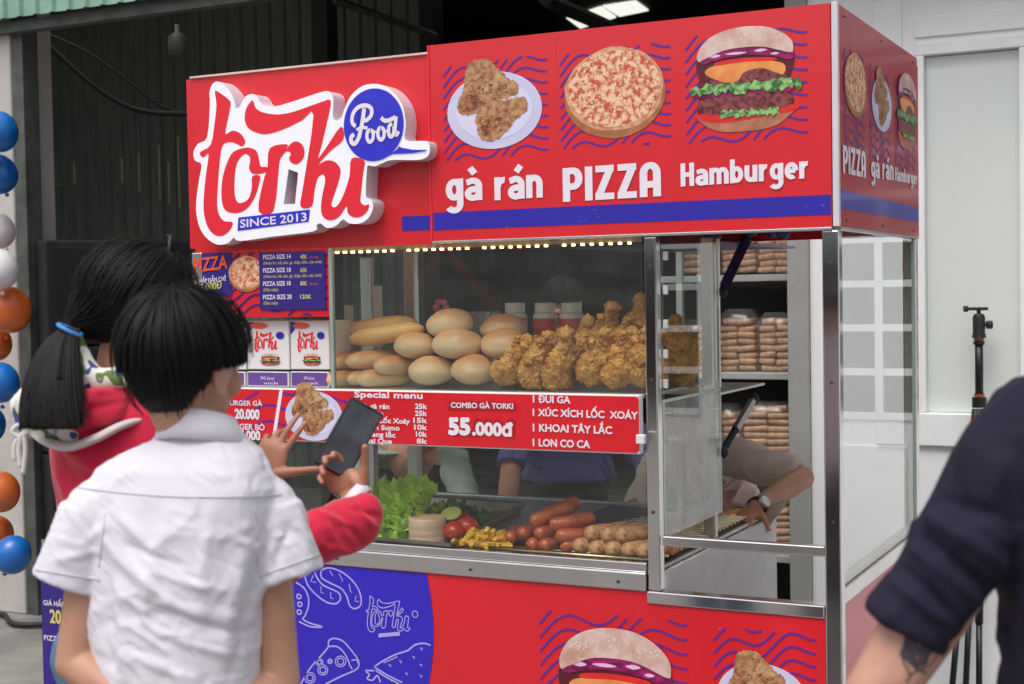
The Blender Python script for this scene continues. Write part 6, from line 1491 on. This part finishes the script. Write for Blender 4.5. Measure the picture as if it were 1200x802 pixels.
# locks swept from the skull to the tie, then the tail
Sw = MB(); rs = random.Random(12); r0_, f0_, u0_ = frame(gf); X0_ = X3(r0_, f0_, u0_); hcc = hc + UP * .024 - f0_ * .01
for q in range(2400):
    d = Vector((rs.uniform(-1, 1), rs.uniform(-1, .55), rs.uniform(-.75, 1)))
    if d.length > 1 or d.length < .2: continue
    d.normalize(); k = 1.03 + rs.random() * .05; p0 = hcc + X0_ @ Vector((d.x * .083 * k, d.y * .098 * k, d.z * .092 * k)); 
    e = tie + Vector((rs.uniform(-.014, .014), rs.uniform(-.014, .014), rs.uniform(-.014, .014))); P_ = []; ns = 8
    for j in range(ns + 1):
        g = j / ns; p = p0.lerp(e, g); v = p - hcc; w2 = X0_.transposed() @ v; rad = math.sqrt((w2.x / .083) ** 2 + (w2.y / .098) ** 2 + (w2.z / .092) ** 2)
        if rad < 1.04: p = hcc + v * (1.04 / max(rad, .15))
        P_.append(p)
    vs = []
    for j, p in enumerate(P_):
        t = (P_[min(j + 1, ns)] - P_[max(j - 1, 0)]).normalized(); nn = (p - hcc).normalized(); sd = t.cross(nn); sd = (sd.normalized() if sd.length > 1e-5 else VR) * .0016; vs += [p - sd, p + nn * .001, p + sd]
    Sw.add(vs, [(3 * j, 3 * j + 1, 3 * j + 4, 3 * j + 3) for j in range(ns)] + [(3 * j + 1, 3 * j + 2, 3 * j + 5, 3 * j + 4) for j in range(ns)])
Sw.build('hair_locks', m_hair, gh, True, fix=False, kind='stuff')
Hc = MB(); Hc.cap(hcc - f0_ * .05 - r0_ * .03, .06, tie, .018); Hc.cap(dep(120, 372, D - .04), .05, tie, .02); place_mesh('hair_back', fuse(Hc, .005, 5), m_hairb, gh)
tail = smoothloop([dep(x, y, D - .10 - .06 * (y - 385) / 121) for x, y in ((83, 385), (72, 405), (66, 440), (66, 475), (70, 506))], 6, False)
pt_ = MB(); nT = len(tail); pt_.tube(tail[:int(nT * .72)], [(.012 + .022 * math.sin(min(1, i / nT * 1.25) * 1.9)) * (1 if i < nT * .6 else .6) for i in range(int(nT * .72))], 14, flat=.6); po_ = pt_.build('ponytail', m_hairb, girl, True)
Sw = MB()
for q in range(1300):
    a, rr = rs.uniform(0, 6.28), rs.random() ** .4; sp_ = rs.uniform(-.045, .022); vs = []; end = int(nT * (1 - .42 * rs.random() ** 1.6)); st = int(rs.uniform(0, .5) * nT); P_ = []
    for j in range(st, max(end, st + 3)):
        if j >= nT: break
        k = (.013 + .032 * math.sin(min(1, j / nT * 1.15) * 1.9)) * (.8 + .25 * rr) * (1 - .42 * (j / nT) ** 2); P_.append(tail[j] + VR * math.cos(a) * k * 1.0 - VF * abs(math.sin(a)) * k * .75 + VR * sp_ * (j / nT) ** 2)
    for j, p in enumerate(P_):
        t = (P_[min(j + 1, len(P_) - 1)] - P_[max(j - 1, 0)]).normalized(); sd = t.cross(VF).normalized() * .0016 * (1 if j < len(P_) - 1 else .2); vs += [p - sd, p - VF * .001, p + sd]
    Sw.add(vs, [(3 * j, 3 * j + 1, 3 * j + 4, 3 * j + 3) for j in range(len(P_) - 1)] + [(3 * j + 1, 3 * j + 2, 3 * j + 5, 3 * j + 4) for j in range(len(P_) - 1)])
Sw.build('hair_locks', m_hair, po_, True, fix=False, kind='stuff')
mb = MB(); tt = (tail[1] - tail[0]).normalized(); u1 = tt.cross(VF).normalized(); mb.tube([tail[1] + (u1 * math.cos(a) * .021 + VF * math.sin(a) * .018) for a in [k * math.pi / 8 for k in range(17)]], .0038, 8); mb.build('hair_tie', mat('sky_blue_elastic', (70, 140, 214), .5), girl, True)
mb = MB(); 
for k in range(3): mb.ell(dep(150 + k * 2.4, 296 - k % 2, D - .04), (.006, .005, .005), nu=8, nv=6)
mb2 = fuse(mb, .0012, 1); place_mesh('hair_clip', mb2, mat('pink_clip', (214, 130, 160), .4), girl)
# phone and wrist band
ph = thing('smartphone', pc, 'dark smartphone in a slim black case held up by the girl', 'phone')
XP = Matrix.Translation(pc) @ Matrix(((px_.x, py_.x, pz_.x, 0), (px_.y, py_.y, pz_.y, 0), (px_.z, py_.z, pz_.z, 0), (0, 0, 0, 1)))
MB().box((-.035, -.069, -.005), (.035, .069, .005), .004, XP).build('case', mat('phone_case', (38, 42, 48), .4), ph)
m_scr = mat('phone_screen', (26, 28, 34), .05, rgb2=(70, 76, 84), vs=16, spec=.9, emit=(84, 94, 108), es=.13)
MB().box((-.031, -.064, .0052), (.031, .064, .0058), 0, XP).build('screen', m_scr, ph)
MB().box((-.012, .0645, .0052), (.012, .0665, .0060), 0, XP).build('earpiece', m_rubber, ph)
wdir = (-VR * .70 + VU * .55 + VF * .2).normalized(); wc = wrR + wdir * .004; u1 = wdir.cross(VF).normalized(); v1 = wdir.cross(u1)
wt_ = thing('wristwatch', wc, 'white strapped watch with a black square face on the girl\'s raised wrist', 'watch')
mb = MB(); ringp = [(math.cos(a), math.sin(a)) for a in [k * math.pi / 14 for k in range(28)]]; vs = []; fs = []
for (h_, r0) in ((-.012, .0285), (-.012, .031), (.012, .031), (.012, .0285)):
    for c2, s2 in ringp: vs.append(wc + wdir * h_ + (u1 * c2 + v1 * s2) * r0)
for l_ in range(4):
    for i in range(28): fs.append((l_ * 28 + i, l_ * 28 + (i + 1) % 28, ((l_ + 1) % 4) * 28 + (i + 1) % 28, ((l_ + 1) % 4) * 28 + i))
mb.add(vs, fs).build('strap', mat('white_strap', (226, 220, 228), .35), wt_, True)
fc = wc - VR * .030 - VU * .010 - VF * .012; e1 = (u1 * 1).normalized(); nrm = (-VR * .8 - VF * .5).normalized(); e1 = wdir; e2 = nrm.cross(e1).normalized()
XW = Matrix.Translation(fc) @ Matrix(((e1.x, e2.x, nrm.x, 0), (e1.y, e2.y, nrm.y, 0), (e1.z, e2.z, nrm.z, 0), (0, 0, 0, 1))); MB().box((-.020, -.018, -.004), (.020, .018, .007), .004, XW).build('watch_face', mat('watch_black', (20, 18, 22), .15, spec=.8), wt_)

# ---- the man at the right edge
D = 1.5
fm_ = HA * math.cos(R(-8)) + HR * math.sin(R(-8)); rm, fm2, _ = frame(fm_)
pelv = dep(1345, 1010, D + .05); man = thing('person', (pelv.x, pelv.y, GZ), 'man in a navy long sleeved shirt at the right edge, tattoo on his forearm', 'person')
V = MB(); V2 = MB(); V3 = {-1: MB(), 1: MB()}
hc = dep(1350, 235, D + .05); r_, f_, u_, Pm = head_vol(V, hc, fm_, 1.06)
V.cap(hc - UP * .05, .055, dep(1345, 420, D + .05), .06)
shL, shR = dep(1232, 508, D + .03), dep(1480, 500, D + .05); elL = dep(1140, 640, D + .03); wrL = dep(985, 880, D + .05); elR = dep(1530, 760, D); wrR = dep(1480, 960, D + .1)
V.cap(shL, .055, shR, .055); V.cap(dep(1345, 560, D + .05), .12, pelv, .12); arm_vol(V, shL, elL, wrL, .05, .041, .030); arm_vol(V, shR, elR, wrR, .05, .041, .03)
hand_vol(V, wrL, VR * -.5 - VU * .8 + VF * .3, VR * .8 + VF * .2, 1.0, 1, (.5, .6, .6, .6)); hand_vol(V, wrR, -UP, -VR, 1.0, -1, (.5, .6, .6, .6))
legs(V, V2, V3, pelv, rm, fm2, 1.05)
mbody = place_mesh('body', fuse(V, .0036, 5, .5), m_skin3, man); eyes(Pm, man, 1.06)
S = MB(); rings = []
for y, a, b_ in ((412, .062, .06), (430, .11, .08), (455, .165, .10), (500, .19, .115), (560, .185, .125), (700, .160, .125), (900, .155, .125), (1040, .165, .13)): rings.append((dep(1345 + (4 if y > 600 else 0), y, D + .05), rm * a, fm2 * b_))
S.loft(rings, 36, 2.4)
cu = dep(1072, 722, D + .03)
def seg(a, b2, r0, r1): S.cap(dep(*a), r0, dep(*b2), r1)
seg((1228, 505, D + .03), (1180, 555, D + .03), .066, .064); seg((1180, 555, D + .03), (1140, 618, D + .03), .064, .054); seg((1140, 618, D + .03), (1118, 655, D + .03), .054, .052)
sleeve(S, dep(1128, 640, D + .03), dep(1062, 737, D + .03), .050, .044)
sleeve(S, dep(1086, 700, D + .03), dep(1060, 740, D + .03), .047, .0465, 3)
S.cap(shR, .064, elR, .055); S.cap(elR, .055, elR.lerp(wrR, .8), .042)
fsg = []
for s_ in [(1085, 600, 1175, 660, .010, .011), (1078, 625, 1160, 695, .008, -.009), (1072, 640, 1150, 705, .008, .010), (1100, 585, 1190, 615, .008, -.006), (1150, 500, 1175, 600, .014, .005), (1175, 530, 1190, 640, .012, -.006), (1060, 665, 1130, 730, .006, -.008), (1048, 680, 1120, 742, .006, .007), (1120, 570, 1140, 640, .010, -.004), (1160, 620, 1190, 640, .008, .006)]: F(*s_, D_=D - .02)
msh = place_mesh('shirt', fuse(S, .0040, 6, .5, lambda P, N: wob(folds(P, N, fsg), N, 24, .0022, 11) if False else crumple(wob(folds(P, N, fsg), N, 20, .002, 11), N, 36, .0040, 12)), m_navy, man)
m_tat = mat('tattoo_ink', (78, 74, 82), .6)
rs = random.Random(8)
for k in range(12):
    cx, cy, ra = 1077 + rs.uniform(-7, 7), 764 + rs.uniform(-10, 10), rs.uniform(6, 15); hug(mbody, [(cx + math.cos(a) * ra * (1 + .25 * math.sin(3 * a + k)), cy + math.sin(a) * ra * 1.15 * (1 + .2 * math.cos(4 * a))) for a in [j * .2 for j in range(33)]], .0012 + .0008 * (k % 2), 'tattoo_line', m_tat, mbody, 5, .0)
for pts in ([(1062, 750), (1058, 772), (1066, 790), (1062, 800)], [(1092, 748), (1098, 765), (1088, 782)], [(1068, 742), (1080, 738), (1090, 746)], [(1066, 792), (1076, 786), (1086, 790)]):
    hug(mbody, [tuple(p) for p in smoothloop([Vector(q) for q in pts], 5, False)], .0012, 'tattoo_line', m_tat, mbody, 5, .0)
place_mesh('trousers', fuse(V2.cap(pelv - rm * .06, .125, pelv + rm * .06, .125), .009, 6), m_trou, man)
for sd in (-1, 1): place_mesh('shoe', fuse(V3[sd], .006, 3), m_shoe, man)
hair_cap(man, hc + UP * .024 - f_ * .008, fm_, (.086, .104, .10), (.05, -.3, 1), lambda ph: R(75) if abs(((math.degrees(ph) + 180) % 360) - 180) < 70 else R(112), 1200, .003, .004, 21)

# ---- workers behind the cart
def worker(lb, sk, top, head, hfd, fd, shL, shR, elL, elR, wrL, wrR, pel, sw=.17, apron=None, handL=None, handR=None, short=True, cap=None):
    r, f, _ = frame(fd); t = thing('person', (pel.x, pel.y, GZ), lb, 'person'); V = MB(); V2 = MB(); V3 = {-1: MB(), 1: MB()}
    _, hf_, _, P = head_vol(V, head, hfd, 1.04); nk = (shL + shR) / 2; V.cap(head - Vector(hfd).normalized() * .02 - UP * .05, .052, nk, .056); V.cap(shL, .05, shR, .05); V.cap(nk, .11, pel, .11)
    arm_vol(V, shL, elL, wrL, .048, .041, .027); arm_vol(V, shR, elR, wrR, .048, .041, .027)
    hand_vol(V, wrL, (wrL - elL) + UP * -.05, handL or f, 1.0, -1, (.6, .7, .8, .8)); hand_vol(V, wrR, (wrR - elR) + UP * -.05, handR or f, 1.0, 1, (.6, .7, .8, .8))
    legs(V, V2, V3, pel, r, f, 1.0); place_mesh('body', fuse(V, .005, 4, .5), sk, t); eyes(P, t, 1.04)
    S = MB(); ax = (nk - pel); n = 7; rings = []
    for i, (k, a, b2) in enumerate(((1.10, .06, .055), (1.04, .12, .08), (.95, sw, .10), (.8, sw * 1.02, .115), (.5, sw * .93, .12), (.2, sw * .9, .12), (-.05, sw, .13))): rings.append((pel + ax * k, r * a, f * b2))
    S.loft(rings, 36, 2.4)
    for a, b2, c2 in ((shL, elL, wrL), (shR, elR, wrR)):
        if short: S.cap(a, .068, a.lerp(b2, .55), .062); sleeve(S, a, a.lerp(b2, .92), .066, .060)
        else: S.cap(a, .066, b2, .054); S.cap(b2, .054, c2.lerp(b2, .1), .042)
    seed = int(abs(pel.x * 100)); sh = place_mesh('shirt', fuse(S, .0055, 7, .5, lambda P_, N_: crumple(wob(P_, N_, 18, .006, seed), N_, 26, .009, seed)), top, t)
    place_mesh('trousers', fuse(V2.cap(pel - r * .06, .12, pel + r * .06, .12), .010, 5), m_trou, t)
    for sd in (-1, 1): place_mesh('shoe', fuse(V3[sd], .008, 3), m_shoe, t)
    if apron:
        A_ = MB(); rings = [(q[0] + f * .012, q[1] * .8, q[2] * 1.02) for q in rings[2:]]; A_.loft(rings, 30, 2.6); place_mesh('apron', fuse(A_, .008, 3), apron, t)
    hair_cap(t, head + UP * .024 - hf_ * .01, hfd, (.087, .105, .10), (.05, -.2, 1), lambda ph: R(76) if abs(((math.degrees(ph) + 180) % 360) - 180) < 65 else R(112), 900, .0035, .004, 31)
    if cap:
        r2, f2, u2 = frame(hfd); X = X3(r2, f2, u2); c3 = head + u2 * .055; C2 = MB(); C2.ell(c3, (.096, .112, .075), X=X); C2.ell(c3 + f2 * .11 - u2 * .012, (.07, .06, .008), X=X); place_mesh('cap', fuse(C2, .005, 3), cap, t)
    return t, r, f
# taupe shirt, elbow raised, bending over the tray
w1, r1, f1 = worker('worker in a taupe shirt with a raised elbow bending over the lower tray', m_skin2, m_taupe, ony(797, 486, 1.30), -HA * .5 - HR * .6 - UP * .5, -HA * .7 - HR * .6,
    ony(770, 545, 1.50), ony(853, 535, 1.32), ony(745, 610, 1.25), ony(940, 560, 1.28), ony(800, 636, .95), ony(884, 596, .93), Vector((ony(850, 640, 1.75).x, 1.75, .72)), .17, None, None, -UP)
wr = ony(887, 594, .95); el = ony(940, 560, 1.28); dd = (wr - el).normalized(); u1 = dd.cross(UP).normalized(); v1 = dd.cross(u1)
wt2 = thing('wristwatch', wr, 'round white faced watch with a black strap on the worker\'s wrist', 'watch')
MB().tube([wr + dd * -.010, wr + dd * .010], .0335, 20).build('strap', m_rubber, wt2, True)
nm = (Vector(CAM) - wr).normalized(); nm = (nm - dd * nm.dot(dd)).normalized(); MB().tube([wr + nm * .030, wr + nm * .041], .0205, 24).build('case', m_steel2, wt2); MB().tube([wr + nm * .0412, wr + nm * .042], .018, 24).build('dial', mat('white_dial', (232, 234, 236), .3), wt2)
# slate blue shirt in the middle
worker('worker in a slate blue shirt leaning over behind the sausages', m_skin2, m_bluew, ony(660, 362, 1.55), -HA - UP * .55 + HR * .1, -HA * 1 + HR * .1, ony(700, 440, 1.78), ony(617, 445, 1.75), ony(768, 560, 1.55), ony(598, 555, 1.5), ony(738, 600, 1.2), ony(592, 612, 1.2), Vector((ony(668, 600, 1.85).x, 1.85, .78)), .20, mat('slate_apron', (92, 92, 160), .8, var=.1))
# grey green shirt further left, bending low
worker('worker in a grey green shirt stooping behind the lettuce', m_skin2, m_gshirt, ony(508, 470, 1.7), -HA - UP * 1.1, -HA * 1 + HR * .2, ony(530, 535, 1.95), ony(440, 520, 1.95), ony(550, 600, 1.75), ony(405, 600, 1.7), ony(520, 640, 1.45), ony(440, 645, 1.4), Vector((ony(480, 640, 2.1).x, 2.1, .76)), .19, short=False)
